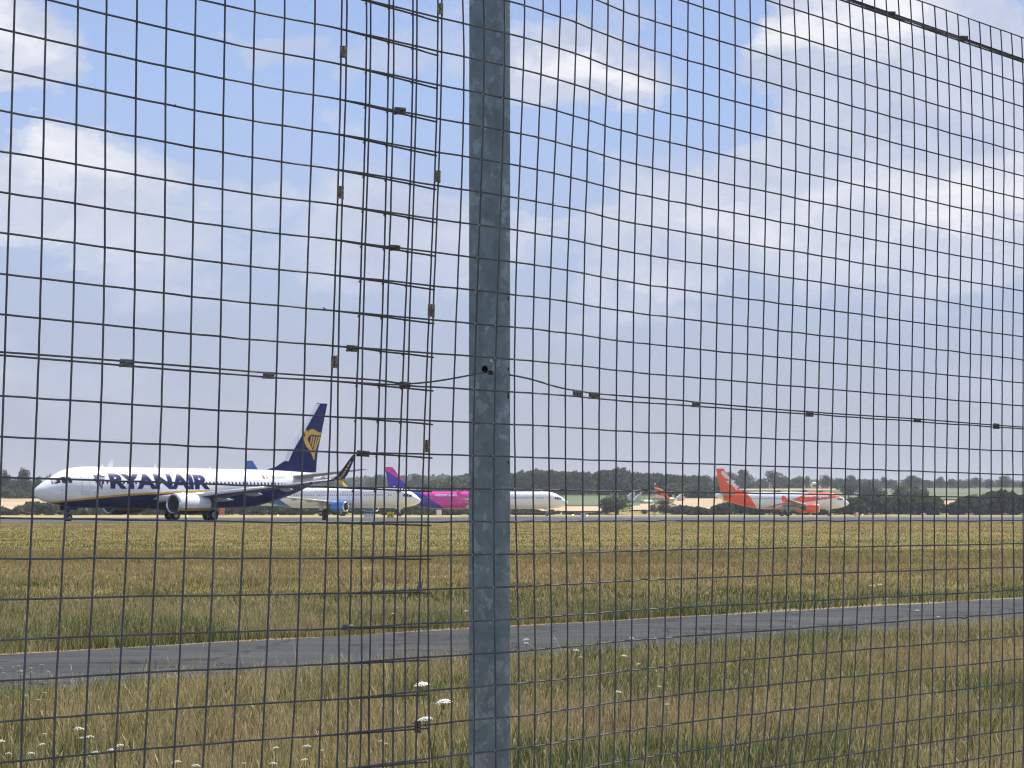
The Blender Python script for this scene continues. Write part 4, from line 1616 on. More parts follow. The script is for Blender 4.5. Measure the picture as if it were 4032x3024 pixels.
# ---- Airbus-like narrow bodies
def a_prof(front, rear, L):
    """front plug length, rear plug length: shared nose and tail shapes"""
    c = 3.80
    nose = [(0, 3.18, .03, .03), (.12, 3.18, .24, .24), (.4, 3.20, .50, .50), (.9, 3.26, .82, .82), (1.5, 3.36, 1.13, 1.12), (2.2, 3.50, 1.42, 1.38), (3.0, 3.66, 1.72, 1.63), (3.9, 3.76, 1.92, 1.81), (5.0, 3.80, 2.05, 1.94), (6.4, c, 2.07, 1.975)]
    t0 = L - 13.2
    n = 3
    mid = [(6.4 + (t0 - 6.4) * k / (n + 1), c, 2.07, 1.975) for k in range(1, n + 1)]
    tail = [(0, c, 2.07, 1.975), (2.0, c + .06, 2.02, 1.95), (4.4, c + .25, 1.82, 1.80), (6.8, c + .52, 1.53, 1.52), (9.0, c + .82, 1.18, 1.15), (11.0, c + 1.10, .80, .74), (12.4, c + 1.30, .48, .42), (13.0, c + 1.38, .30, .24), (13.2, c + 1.40, .16, .12)]
    return nose + mid + [(t0 + s, a, b2, d) for s, a, b2, d in tail]


def narrow(L, smg, side, **kw):
    w0 = smg - 6.3
    d = dict(smg=smg, sng=5.07, side=side, prof=a_prof(0, 0, L), fair=(w0 - 1.2, smg + 4.5),
             wing=[(w0 - .5, 0, 2.45, 8.2, .13), (w0 + .7, 1.98, 2.62, 6.9, .13), (w0 + 3.0, 6.3, 3.05, 4.1, .12), (w0 + 6.0, 12, 3.65, 2.75, .11), (w0 + 8.6, 16.9, 4.15, 1.6, .10)],
             tracks=(3.2, 7.6, 11.4), trackmat=M_grey,
             stab=[(L - 6.0, 0, 5.15, 4.3, .10), (L - 5.3, 1.0, 5.25, 3.7, .10), (L - 2.5, 6.2, 5.8, 1.4, .09)],
             fin=[(L - 7.6, L - 1.7, 5.6, .04), (L - 6.55, L - 1.62, 6.4, .09), (L - 2.55, L - .6, 11.6, .09), (L - 2.45, L - .62, 11.76, .07)],
             track=3.8, gz=2.3, gz2=2.1, mr=.585, nr=.38, wz=4.35, gearmat=M_white, pylonmat=M_grey,
             eng=dict(s=w0 - 1.0, R=1.15, L=3.4, z=1.95, y=5.75, flat=.06, pz=3.0, mat=kw.pop('engmat')),
             cock=[[(1.45, 4.02), (1.75, 4.42), (2.15, 4.5), (2.15, 4.0), (1.8, 3.95)], [(2.22, 3.98), (2.22, 4.52), (2.75, 4.62), (2.8, 4.0)], [(2.88, 4.02), (2.83, 4.6), (3.15, 4.55), (3.3, 4.1)]],
             ant=[(6.0, .35, .5), (L * .42, .3, .4), (L * .62, .25, .4)])
    d.update(kw)
    return d


def place_narrow(pl, label, px_nose, d, rel_deg, zoff=0.0):
    """rz such that the nose (local +x) points to picture right and the nose tip falls in column px_nose"""
    az = math.atan((px_nose - 2016) / FPX)
    ang = -az + math.radians(rel_deg)
    hx, hy = math.cos(ang), math.sin(ang)
    Yn = d + hy * pl['smg']
    Xn = px_x(px_nose, Yn)
    X, Y = Xn - hx * pl['smg'], Yn - hy * pl['smg']
    return airliner(pl, label, (X, Y, float(height(X, Y)) + zoff + .06), ang)


orange_jet = narrow(33.84, 16.1, -1, engmat=M_org, fmat=livery_orange(16.1), fairmat=M_white, under=M_under, winglet='fence', wlmat=M_org,
                    finmat=M_org, nwin=38, win0=6.2, seed=3, doors=[(3.9, 4.75, 3.1, 4.95), (28.0, 28.8, 3.4, 5.1)])
root, f, fin = place_narrow(orange_jet, "white airliner with orange tail, orange engines and easyJet lettering", 3341, 541, 13, 0.0)
letter(orange_jet, "easyJet", 11.5, 5.4, 4.50, 5.45, M_txtw, f, 0.06, cell=.2)
# vertical lettering running up the fin
P = text_polys("easyJet", 0.06)
pl2 = dict(orange_jet)
pl2['surf'] = orange_jet['fin_surf']
A_, B_ = np.array([31.75, 11.15]), np.array([27.75, 6.85])
e1 = B_ - A_
e2 = np.array([e1[1], -e1[0]]) / np.hypot(*e1) * -1.7
polys = [[tuple(A_ + e1 * x + (-e2) * (y - .6) * -1 * -1) for x, y in p] for p in P]
paint_poly(pl2, polys, "fin_lettering", M_txtw, fin, -1, .06, .5)

pink_jet = narrow(44.5, 21.6, -1, engmat=M_pink, fmat=livery_pink(21.6), fairmat=M_white, under=M_under, winglet='sharklet', wlmat=M_pink,
                  finmat=fin_paint("pink_purple_fin", PINK, PURP, ((21.6 - 36.5, 6.3), (21.6 - 42.9, 10.5))),
                  nwin=58, win0=6.0, seed=5, doors=[(3.9, 4.75, 3.1, 4.95), (25.3, 26.1, 3.1, 4.95)], doorm=M_seam)
pink_jet['doors'] = [(3.9, 4.75, 3.1, 4.95)]
root, f, fin = place_narrow(pink_jet, "pink, purple and white airliner parked behind the steel post with its tail showing beside it", 2237, 523, 0, 0.0)
letter(pink_jet, "wizzair.com", 31.9, 26.6, 4.75, 5.35, M_txtw, f, 0.03, cell=.25)
paint_poly(pink_jet, [[(25.2, 3.2), (26.0, 3.2), (26.0, 3.3), (25.2, 3.3)], [(25.2, 4.9), (26.0, 4.9), (26.0, 5.0), (25.2, 5.0)], [(25.2, 3.2), (25.3, 3.2), (25.3, 5.), (25.2, 5.)], [(25.9, 3.2), (26., 3.2), (26., 5.), (25.9, 5.)]],
           "door", plain("light_pink_seam", (.85, .25, .6), .5), f, -1, .02, .3)

blue_jet = narrow(44.5, 21.6, -1, engmat=M_blue, fmat=livery_blue(21.6), fairmat=M_white, under=M_under, winglet='sharklet', wlmat=M_blue,
                  finmat=fin_paint("blue_fin", (0.025, 0.17, 0.62), WHITE, ((21.6 - 41.6, 11.2), (21.6 - 38.2, 6.6))),
                  nwin=58, win0=6.0, seed=8, doors=[(3.9, 4.75, 3.1, 4.95)])
root, f, fin = place_narrow(blue_jet, "white airliner with bright blue engines and tail half hidden behind the navy tailed one", 1657, 456, -31.5, 0.0)
letter(blue_jet, "heritage delibes", 25.0, 19.0, 4.85, 5.35, M_txtr, f, 0.0, cell=.3)
letter(blue_jet, "are on dreu", 18.0, 13.2, 4.85, 5.30, M_txtr, f, 0.0, cell=.3)


# ------------------------------------------------------------------ grass and flowers
def np_mesh(name, V, F, mat, cols=None, parent=None):
    """fast mesh from arrays; F is (n,3) or (n,4)"""
    me = bpy.data.meshes.new(name)
    n, k = F.shape
    me.vertices.add(len(V))
    me.vertices.foreach_set('co', V.astype(np.float32).ravel())
    me.loops.add(n * k)
    me.loops.foreach_set('vertex_index', F.astype(np.int32).ravel())
    me.polygons.add(n)
    me.polygons.foreach_set('loop_start', np.arange(0, n * k, k, dtype=np.int32))
    me.polygons.foreach_set('loop_total', np.full(n, k, dtype=np.int32))
    me.update(calc_edges=True)
    if cols is not None:
        colour_attr(me, cols)
    me.materials.append(mat)
    o = bpy.data.objects.new(name, me)
    COL.objects.link(o)
    if parent is not None:
        o.parent = parent
    return o


def leafy_mat(name, transl=0.35, mul=(1, 1, 1), scale=1.0, lo=.7, hi=1.3):
    m = bpy.data.materials.new(name)
    m.use_nodes = True
    nt = m.node_tree
    for n in list(nt.nodes):
        nt.nodes.remove(n)
    out = nt.nodes.new('ShaderNodeOutputMaterial')
    va = nt.nodes.new('ShaderNodeVertexColor')
    va.layer_name = 'Col'
    n1 = noise_n(nt, tc(nt), scale, 3, .6)
    c = mixc(nt, 1.0, va.outputs[0], ramp(nt, n1, [(0.3, (lo * mul[0], lo * mul[1], lo * mul[2])), (0.7, (hi * mul[0], hi * mul[1], hi * mul[2]))]), 'MULTIPLY')
    d = nt.nodes.new('ShaderNodeBsdfDiffuse')
    t = nt.nodes.new('ShaderNodeBsdfTranslucent')
    setin(nt, d.inputs[0], c)
    setin(nt, t.inputs[0], c)
    mx = nt.nodes.new('ShaderNodeMixShader')
    mx.inputs[0].default_value = transl
    nt.links.new(d.outputs[0], mx.inputs[1])
    nt.links.new(t.outputs[0], mx.inputs[2])
    nt.links.new(mx.outputs[0], out.inputs[0])
    return m


M_grass = leafy_mat("dry_grass_blade", 0.28, scale=2.0, lo=.85, hi=1.15)


def grass_field(name, N, y0, y1, hlo, hhi, wlo, whi, seg2, straw_p, label, power=1.0):
    u = rng.random(N)
    Y = (y0 ** power + u * (y1 ** power - y0 ** power)) ** (1 / power)
    X = (rng.random(N) * 2 - 1) * (0.262 * Y + 1.2)
    d = (X - P0.x) * PN.x + (Y - P0.y) * PN.y
    s_ = (X - P0.x) * PD.x + (Y - P0.y) * PD.y
    e1 = (fbm(s_ * 1.3, 0.5 + 0 * s_, 71, 4) - .5) * .24
    e2 = (fbm(s_ * 1.3, 7.5 + 0 * s_, 72, 4) - .5) * .24
    keep = (d > -.08 - e1 + .3 * rng.random(N) ** .5) | (d < -4.15 - e2)
    if y1 > 150:
        keep &= Y < 184 + (X + 160) * 0.0955
    X, Y, d = X[keep], Y[keep], d[keep]
    N = len(X)
    clump = fbm(X / 0.22, Y / 0.22, 44, 2) if y1 < 40 else fbm(X / .9, Y / 1.4, 44, 2)
    h = (hlo + (hhi - hlo) * rng.random(N) ** 1.6) * (0.30 + 1.3 * clump)
    edge = np.clip(1 - np.abs(d + 4.3) / 1.0, 0, 1)
    tall = rng.random(N) < .06
    h *= np.where(tall, 1 + .8 * edge, 1 - 0.35 * edge)
    base = field_colour(X, Y)
    is_straw = rng.random(N) < straw_p * (0.35 + 1.3 * np.clip(1.2 - base[:, 1] / base[:, 0] * 1.0, 0, 1) + .35 * clump)
    c = base * ((0.40 + 1.2 * rng.random(N) ** 1.2) if y1 < 100 else (.72 + .56 * rng.random(N)))[:, None]
    if y1 > 100:
        c = c * np.array([.57, .54, .44])
    if 50 < y1 < 100:
        c = c * np.array([.80, .77, .70])
    sc_ = STRAW * (.47 if y1 > 100 else .78 if y1 > 50 else .92) * (0.60 + 0.55 * rng.random(N))[:, None] * np.array([1, .97, .9])
    c = np.where(is_straw[:, None], sc_, c)
    h = np.where(is_straw, h * 1.22, h)
    w = wlo + (whi - wlo) * rng.random(N)
    az = rng.random(N) * 2 * PI
    lean = (0.12 + 0.5 * rng.random(N) ** 2) * h
    la = rng.random(N) * 2 * PI
    lx, ly = np.cos(la) * lean + 0.05 * h, np.sin(la) * lean
    # blades face the viewer more often than not so that they are not lost edge-on
    ux, uy = np.cos(az * .35), np.sin(az * .35)
    z0 = height(X, Y) - .01
    b0 = np.stack([X - ux * w, Y - uy * w, z0], 1)
    b1 = np.stack([X + ux * w, Y + uy * w, z0], 1)
    tip = np.stack([X + lx, Y + ly, z0 + h], 1)
    if seg2:
        k = .55
        mw = np.where(is_straw, w * .45, w * .85)
        m0 = np.stack([X + lx * .3 - ux * mw, Y + ly * .3 - uy * mw, z0 + h * k], 1)
        m1 = np.stack([X + lx * .3 + ux * mw, Y + ly * .3 + uy * mw, z0 + h * k], 1)
        V = np.stack([b0, b1, m0, m1, tip], 1).reshape(-1, 3)
        o = np.arange(N)[:, None] * 5
        F = np.concatenate([o + np.array([0, 1, 3]), o + np.array([0, 3, 2]), o + np.array([2, 3, 4])], 0)
        cols = np.stack([c * .8, c * .8, c, c, c * 1.08], 1).reshape(-1, 3)  # roots darkened and tips lightened: self-shadow painted into the blades
        # seed heads on the tallest straw
        sel = np.where(is_straw & (rng.random(N) < .45))[0]
        T = tip[sel]
        M_ = m0[sel] * .5 + m1[sel] * .5
        D = (T - M_)
        A = M_ + D * .62
        ww = (w[sel] * 1.0)[:, None]
        U = np.stack([ux[sel], uy[sel], 0 * ux[sel]], 1)
        V2 = np.stack([A, M_ + D * .85 - U * ww, M_ + D * .85 + U * ww, M_ + D * 1.15], 1).reshape(-1, 3)
        o2 = len(V) + np.arange(len(sel))[:, None] * 4
        F = np.concatenate([F, o2 + np.array([0, 1, 2]), o2 + np.array([1, 3, 2])], 0)
        V = np.concatenate([V, V2], 0)
        cols = np.concatenate([cols, np.repeat(c[sel] * np.array([1.1, 1.05, 1.0]), 4, 0)], 0)
    else:
        V = np.stack([b0, b1, tip], 1).reshape(-1, 3)
        F = np.arange(N * 3).reshape(-1, 3)
        cols = np.stack([c * .85, c * .85, c * 1.05], 1).reshape(-1, 3)  # same painted self-shadow, darker at the root
    ob = np_mesh(name, V, F, M_grass, cols)
    tag(ob, label, "grass", kind="stuff")
    return ob


grass_field("grass", 400000, 9.5, 32, .08, .21, .0020, .0045, True, .40, "tall parched grass with straw stalks between the fence and the path", 1.3)
grass_field("grass", 300000, 20, 75, .06, .14, .005, .011, False, .34, "olive and straw coloured grass beyond the asphalt path", 1.2)
grass_field("grass", 300000, 58, 222, .04, .10, .008, .020, False, .22, "mown airfield grass in brown and green bands before the taxiway", 1.0)

M_petal = plain("white_petal", (0.80, 0.80, 0.74), 0.7, 0, 0, .08, 60)
M_petalg = plain("pale_green_umbel", (0.42, 0.50, 0.22), 0.7, 0, 0, .15, 60)
M_stem = plain("green_stem", (0.10, 0.15, 0.05), 0.7, 0, 0, .2, 30)


def umbel_head(mb, c, w, n, rr, tilt=(0, 0)):
    """flat-topped head made of many little florets"""
    for i in range(n):
        r = w * math.sqrt((i + .5) / n)
        a = i * 2.39996
        p = Vector((c.x + r * math.cos(a), c.y + r * math.sin(a), c.z + w * .40 * (1 - (r / w) ** 2) + tilt[0] * r * math.cos(a) + rr.uniform(-.04, .04) * w))
        q = w * rr.uniform(.14, .22)
        ring = [p + Vector((q * math.cos(t), q * math.sin(t), rr.uniform(-.2, .2) * q)) for t in [2 * PI * k / 5 for k in range(5)]]
        mb.add([p + Vector((0, 0, q * .5))] + ring + [p - Vector((0, 0, q * .6))],
               [(0, k + 1, (k + 1) % 5 + 1) for k in range(5)] + [(6, (k + 1) % 5 + 1, k + 1) for k in range(5)])


def ordinal(k):
    ones = ["first", "second", "third", "fourth", "fifth", "sixth", "seventh", "eighth", "ninth", "tenth", "eleventh", "twelfth", "thirteenth", "fourteenth", "fifteenth",
            "sixteenth", "seventeenth", "eighteenth", "nineteenth"]
    if k < 19:
        return ones[k]
    tens = {2: "twenty", 3: "thirty"}[(k + 1) // 10]
    r = (k + 1) % 10
    return {2: "twentieth", 3: "thirtieth"}[(k + 1) // 10] if r == 0 else tens + "-" + ones[r - 1]


flowers = [(312, 2873, 15), (354, 2904, 12), (323, 2907, 8), (3, 2921, 12), (164, 2933, 10), (176, 2891, 6), (470, 2939, 13), (439, 2955, 11), (378, 2965, 11), (124, 2968, 10),
           (34, 2968, 8), (335, 2976, 13), (155, 2756, 6), (176, 2728, 5), (103, 2739, 4), (696, 3003, 13), (772, 3017, 12), (1086, 2946, 9), (1209, 2940, 11), (1198, 2993, 10),
           (1077, 3008, 10), (961, 3006, 6), (1268, 2955, 6), (1505, 2918, 8), (1517, 2929, 7), (2268, 2562, 9), (2285, 2588, 5), (2458, 2584, 8), (2514, 2616, 6), (2433, 2727, 11),
           (2597, 2704, 6), (2626, 2774, 6), (3612, 2405, 7), (3695, 2429, 5), (2072, 2520, 8), (2073, 2534, 7), (2489, 2514, 7)]
far_flowers = [(1836, 2407, 6), (1566, 2394, 4), (1547, 2417, 5), (3435, 2308, 9), (3466, 2303, 7), (3493, 2357, 4)]
rr = random.Random(3)
for lst, h, lab, grp in ((flowers, .30, "white yarrow head before the path, counted across from the pale umbels' corner", "white yarrow flowers in the near grass"),
                         (far_flowers, .16, "tiny white flower just beyond the path, counted across the picture", "white flowers beyond the path")):
    srt = sorted(lst)
    for (px, py, w) in lst:
        rank = srt.index((px, py, w))
        hh = h * rr.uniform(.9, 1.12)
        if py < 2620 and h > .2:
            hh = .34
        Y = (EYE - hh) * FPX / (py - 1990)
        p = at(px, py, Y)
        t = empty("yarrow_flower" if h > .2 else "white_wildflower", ordinal(rank) + " " + lab, "wildflower", (p.x, p.y, float(height(p.x, p.y))), 0, grp)
        mb = MB()
        mb.tube([(0, 0, 0), (rr.uniform(-.01, .01), 0, p.z * .6), (0, 0, p.z - .004)], .0016, 5)
        mb.build("stem", M_stem, t)
        mb = MB()
        umbel_head(mb, Vector((0, 0, p.z)), w * Y / FPX * 1.45, 18, rr, (rr.uniform(-.15, .15), 0))
        mb.build("flower_head", M_petal, t)

hog = at(1700, 3024, 11.6)
hp = empty("umbel_plant", "tall white umbel plant with three flat flower heads beside the fence post", "wildflower", (hog.x, hog.y, 0))


def loc_(px, py, Y, org):
    return at(px, py, Y) - org


mb = MB()
org = Vector((hog.x, hog.y, 0))
base_ = Vector((0, 0, 0))
n0 = loc_(1702, 3000, 11.6, org)
n1_ = loc_(1690, 2870, 11.6, org)
mb.tube([base_, n0, n1_], .0035, 6)
tops = [(1660, 2700, 28), (1748, 2768, 29), (1674, 2836, 27)]
mb.tube([n1_, loc_(1670, 2790, 11.6, org), loc_(1660, 2705, 11.6, org)], .0022, 6)
mb.tube([n0, loc_(1715, 2860, 11.5, org), loc_(1748, 2774, 11.5, org)], .0022, 6)
mb.tube([n0, loc_(1690, 2900, 11.7, org), loc_(1674, 2842, 11.7, org)], .0022, 6)
mb.build("stem", M_stem, hp)
for (px, py, w) in tops:
    mb = MB()
    umbel_head(mb, loc_(px, py, 11.6, org), w * 11.6 / FPX * 1.1, 46, rr, (.12, 0))
    mb.build("flower_head", M_petal, hp)
    mb = MB()
    c = loc_(px, py + 26, 11.6, org)
    for i in range(10):
        a = i * 2.4
        r = w * 11.6 / FPX * (.3 + .6 * (i % 3) / 2)
        mb.tube([c, loc_(px, py, 11.6, org) + Vector((r * math.cos(a), r * math.sin(a), 0))], .0008, 4)
    mb.build("flower_ray", M_stem, hp)
wp = at(95, 2700, 13.2)
wp_o = Vector((wp.x, wp.y, 0))
wt = empty("umbel_plant", "cluster of pale green umbels rising over the path edge in the lower corner", "wildflower", wp_o)
mb = MB()
for (px, py, w) in [(3, 2633, 7), (52, 2628, 5), (73, 2624, 5), (80, 2645, 11), (82, 2658, 8), (120, 2632, 7), (121, 2648, 7), (104, 2668, 9), (164, 2619, 6), (191, 2647, 6), (13, 2650, 5), (178, 2690, 6)]:
    c = loc_(px, py, 13.2, wp_o)
    h2 = MB()
    umbel_head(h2, c, w * 13.2 / FPX * 1.4, 14, rr)
    h2.build("flower_head", M_petalg, wt)
    mb.tube([Vector((c.x * .7, 0, 0)), Vector((c.x * .9, 0, c.z * .6)), c], .0011, 5)
mb.build("stem", M_stem, wt)


# ------------------------------------------------------------------ trees, hedges and woods
M_leaf = leafy_mat("tree_leaf", 0.25, scale=.25, lo=.75, hi=1.25)
M_bark = plain("tree_bark", (0.10, 0.085, 0.07), .9, 0, 0, .2, 2)


def leaf_cloud(C, size, seed_cols, r_):
    """quads of foliage round the centres C"""
    n = len(C)
    a = r_.normal(size=(n, 3))
    a /= np.linalg.norm(a, axis=1)[:, None]
    b_ = r_.normal(size=(n, 3))
    b_ -= a * (a * b_).sum(1)[:, None]
    b_ /= np.linalg.norm(b_, axis=1)[:, None]
    s = (np.asarray(size) * (0.6 + 0.8 * r_.random(n)))[:, None]
    V = np.stack([C - a * s - b_ * s * .6, C + a * s * .4 - b_ * s, C + a * s + b_ * s * .5, C - a * s * .5 + b_ * s], 1).reshape(-1, 3)
    F = np.arange(n * 4).reshape(-1, 4)
    cols = np.repeat(seed_cols, 4, 0)
    return V, F, cols


LEAF_A = np.array([0.055, 0.078, 0.038])
LEAF_B = np.array([0.135, 0.150, 0.072])


def crown_points(r_, n_blob, n_pts, squash=1.0, low=.22):
    """lumpy crown in a unit box: x,y in -0.5..0.5, z in low..1"""
    blobs = []
    for i in range(n_blob):
        a = r_.random() * 2 * PI
        z = low + .12 + (1 - low - .26) * r_.random()
        prof = math.sin(PI * min(1, max(0.08, (z - low * .6) / (1.06 - low * .6)))) ** .7
        rad = .34 * prof * math.sqrt(r_.random())
        blobs.append((math.cos(a) * rad, math.sin(a) * rad, z, (.10 + .11 * r_.random()) * (.7 + .5 * prof)))
    blobs.append((0, 0, .52, .26))
    blobs.append((0, 0, .80, .16))
    out, tone = [], []
    vol = np.array([b_[3] ** 2 for b_ in blobs])
    vol /= vol.sum()
    for b_, v in zip(blobs, vol):
        k = max(6, int(n_pts * v))
        d = r_.normal(size=(k, 3))
        d /= np.linalg.norm(d, axis=1)[:, None]
        rad = b_[3] * (0.55 + 0.5 * r_.random(k) ** .6)
        p = np.array(b_[:3]) + d * rad[:, None] * np.array([1, 1, .85])
        out.append(p)
        tone.append(np.full(k, r_.random()) * .6 + r_.random(k) * .4)
    p = np.concatenate(out)
    t = np.concatenate(tone)
    m = (p[:, 2] > low * .75) & (p[:, 2] < 1.02)
    return p[m], t[m]


crowns, trunks = [], []
for i in range(9):
    r_ = np.random.default_rng(100 + i)
    low = [.18, .2, .12, .25, .15, .1, .22, .05, .05][i]
    P, T = crown_points(r_, [16, 22, 26, 14, 30, 20, 18, 24, 30][i], 2600, 1, low)
    cols = LEAF_A * (1 - T[:, None]) + LEAF_B * T[:, None]
    V, F, cc2 = leaf_cloud(P, .022, cols, r_)
    o = np_mesh("crown", V, F, M_leaf, cc2)
    crowns.append(o.data)
    bpy.data.objects.remove(o)
    mb = MB()
    mb.tube([(0, 0, -.05), (.004, 0, .2), (0, .006, .5), (0, 0, .8)], [.035, .026, .016, .005], 7)
    for k in range(6):
        a = k * 1.1 + i
        mb.tube([(0, 0, .22 + .06 * k), (.12 * math.cos(a), .12 * math.sin(a), .38 + .06 * k), (.25 * math.cos(a), .25 * math.sin(a), .5 + .06 * k)], [.013, .008, .003], 5)
    o = mb.build("trunk", M_bark, None, True)
    trunks.append(o.data)
    bpy.data.objects.remove(o)


def tree(px, top, wpx, Y, label, group=None, var=None, name="tree", cat="tree"):
    x = px_x(px, Y)
    z0 = float(height(x, Y))
    h = at(px, top, Y).z - z0
    w = wpx / FPX * Y * 1.15
    t = empty(name, label, cat, (x, Y, z0), rr.random() * 6.28, group)
    t.scale = (w, w, h)
    v = var if var is not None else rr.randrange(9)
    link_mesh("crown", crowns[v], t)
    link_mesh("trunk", trunks[v], t)
    return t


def mass(name, px0, px1, Y0, Y1, prof, n, crown_w, label, cat, kind, lo=0.0, leaf=.5, dens=260, tone=(0, 1), seed=1, zfloor=None):
    """continuous belt of foliage: many overlapping crowns whose tops follow a profile of (px, top_y)"""
    r_ = np.random.default_rng(seed)
    PX = np.array([p[0] for p in prof], float)
    PT = np.array([p[1] for p in prof], float)
    out, tn = [], []
    for i in range(n):
        px = px0 + (px1 - px0) * (i + r_.random()) / n
        Y = Y0 + (Y1 - Y0) * r_.random()
        x = px_x(px, Y)
        z0 = float(height(x, Y))
        top = np.interp(px, PX, PT)
        zt = at(px, top, (Y0 + Y1) / 2).z
        zt = z0 + max(.6, (zt - z0)) * (0.84 + .2 * r_.random())
        w = crown_w * (.7 + .6 * r_.random())
        P, T = crown_points(r_, 12, dens, 1, lo + .02)
        P = P * np.array([w, w, zt - z0]) + np.array([x, Y, z0])
        out.append(P)
        tn.append(np.clip(T * (tone[1] - tone[0]) + tone[0] + (r_.random() - .5) * .3, 0, 1.2))
    P = np.concatenate(out)
    T = np.concatenate(tn)
    cols = LEAF_A * (1 - T[:, None]) + LEAF_B * T[:, None]
    V, F, cc2 = leaf_cloud(P, leaf, cols, r_)
    c = P.mean(0)
    ob = np_mesh(name, V - np.array([c[0], c[1], 0]), F, M_leaf, cc2)
    ob.location = (c[0], c[1], 0)
    tag(ob, label, cat, kind=kind)
    return ob


# beige stubble and green fields on the slopes
M_stub = plain("stubble_field", (0.50, 0.36, 0.215), .95, 0, 0, .1, .02)
M_crop = plain("green_crop_field", (0.125, 0.150, 0.075), .95, 0, 0, .12, .02)
drape("stubble_field", pxq(-260, -260, 640, 420, 420, 850), M_stub, .35, "tan stubble field on the slope behind the airliner nose", 20, 12)
drape("stubble_field", pxq(2050, 2050, 632, 2420, 2420, 690), M_stub, .35, "narrow tan stubble field between the hedge and the wood", 20, 6)
drape("stubble_field", pxq(2480, 2500, 640, 2660, 2640, 730), M_stub, .35, "small tan field below the white houses", 12, 8)
drape("stubble_field", pxq(2640, 2660, 650, 2860, 2840, 860), M_stub, .35, "tan field wedge beside the orange tail", 12, 12)
drape("stubble_field", pxq(3290, 3300, 800, 3390, 3390, 930), M_stub, .35, "tan field patch in front of the orange jet nose", 8, 8)
drape("stubble_field", pxq(3650, 3660, 700, 3800, 3800, 800), M_stub, .35, "strip of tan stubble below the green field", 8, 8)
drape("crop_field", pxq(2650, 2650, 950, 3350, 3350, 1230), M_crop, .4, "muted green field behind the orange and white airliner", 24, 12)
drape("stubble_field", pxq(2850, 2850, 1240, 3290, 3290, 1330), M_stub, .45, "thin tan strip of field under the skyline trees", 20, 6)
drape("crop_field", pxq(3300, 3300, 830, 4300, 4300, 1330), M_crop, .4, "pale green field in front of the skyline trees", 30, 20)
drape("crop_field", pxq(2150, 2150, 700, 2520, 2520, 900), M_crop, .4, "green meadow strip beyond the white jet nose", 16, 10)
drape("crop_field", pxq(-300, -300, 870, 500, 500, 960), M_crop, .4, "green hedge side meadow above the tan stubble", 16, 6)

# misty ridge woods, farthest first
mass("woodland", -300, 4400, 3000, 3300, [(-300, 1890), (1200, 1872), (1850, 1868), (2300, 1872), (3200, 1884), (4400, 1888)], 150, 60, "misty blue woodland along the farthest ridge", "woodland", "stuff", leaf=2.4, dens=90, seed=3)
mass("woodland", 1230, 1900, 1900, 2150, [(1230, 1882), (1500, 1880), (1700, 1872), (1900, 1876)], 60, 36, "hazy wood on the ridge behind the pink tail", "woodland", "stuff", leaf=1.5, dens=160, seed=4)
mass("woodland", 1700, 1990, 1000, 1080, [(1700, 1905), (1770, 1878), (1840, 1868), (1990, 1866)], 20, 20, "rounded green wood above the pink fuselage", "woodland", "stuff", leaf=.9, dens=520, tone=(.3, 1.1), seed=5)
mass("woodland", 1960, 2740, 980, 1150, [(1960, 1868), (2060, 1862), (2130, 1855), (2200, 1860), (2260, 1862), (2360, 1864), (2420, 1856), (2450, 1852), (2490, 1866), (2540, 1868), (2575, 1860), (2610, 1868),
      (2650, 1872), (2740, 1874)], 90, 17, "long dark green wood on the hill behind the white houses", "woodland", "stuff", leaf=.85, dens=520, tone=(-.1, .75), seed=6)
mass("woodland", 2640, 2860, 860, 1000, [(2640, 1900), (2720, 1905), (2860, 1930)], 26, 14, "grey green scrubby wood beside the orange tail", "woodland", "stuff", leaf=.8, dens=380, seed=7)
mass("woodland", 2700, 3360, 1350, 1450, [(2700, 1892), (2850, 1895), (3000, 1898), (3130, 1890), (3250, 1898), (3360, 1888)], 60, 16, "low tree belt along the skyline behind the orange tail", "woodland", "stuff", leaf=.9, dens=260, tone=(-.2, .6), seed=8)
mass("woodland", 3290, 4300, 1500, 1700, [(3290, 1895), (3500, 1890), (3700, 1896), (3900, 1900), (4300, 1900)], 70, 20, "low hazy tree belt along the skyline beyond the green field", "woodland", "stuff", leaf=1.0, dens=220, seed=9)
mass("hedge", -280, 330, 850, 900, [(-280, 1925), (0, 1925), (40, 1912), (80, 1930), (130, 1945), (330, 1950)], 44, 9, "green hedgerow above the tan stubble by the airliner nose", "hedge", None, leaf=.6, dens=330, seed=10)
mass("hedge", -280, 330, 590, 620, [(-280, 1990), (0, 1998), (30, 2010), (60, 2012), (80, 1990), (105, 1985), (130, 1972), (170, 1975), (240, 1990), (330, 1995)], 40, 5.0, "bushy hedge under the nose of the nearest airliner", "hedge", None, leaf=.42, dens=330, seed=11)
mass("hedge", 330, 1010, 600, 630, [(330, 1992), (600, 1990), (1010, 1990)], 56, 5.5, "dark hedge seen under the navy belly of the nearest airliner", "hedge", None, leaf=.45, dens=260, seed=12)
mass("hedge", 1000, 2130, 600, 630, [(1000, 1992), (1400, 1990), (1700, 1996), (1850, 2000), (2060, 2003), (2110, 2010), (2130, 2018)], 84, 5.0, "low dark hedge running behind the pink and the blue engined airliners", "hedge", None, leaf=.42, dens=260, tone=(-.1, .6), seed=13)
mass("hedge", 2130, 2370, 605, 620, [(2130, 2018), (2180, 2008), (2215, 2020), (2250, 2014), (2275, 2020), (2330, 2020), (2370, 2012)], 12, 3.2, "row of sparse low bushes on the tan strip", "hedge", None, leaf=.3, dens=160, seed=14)
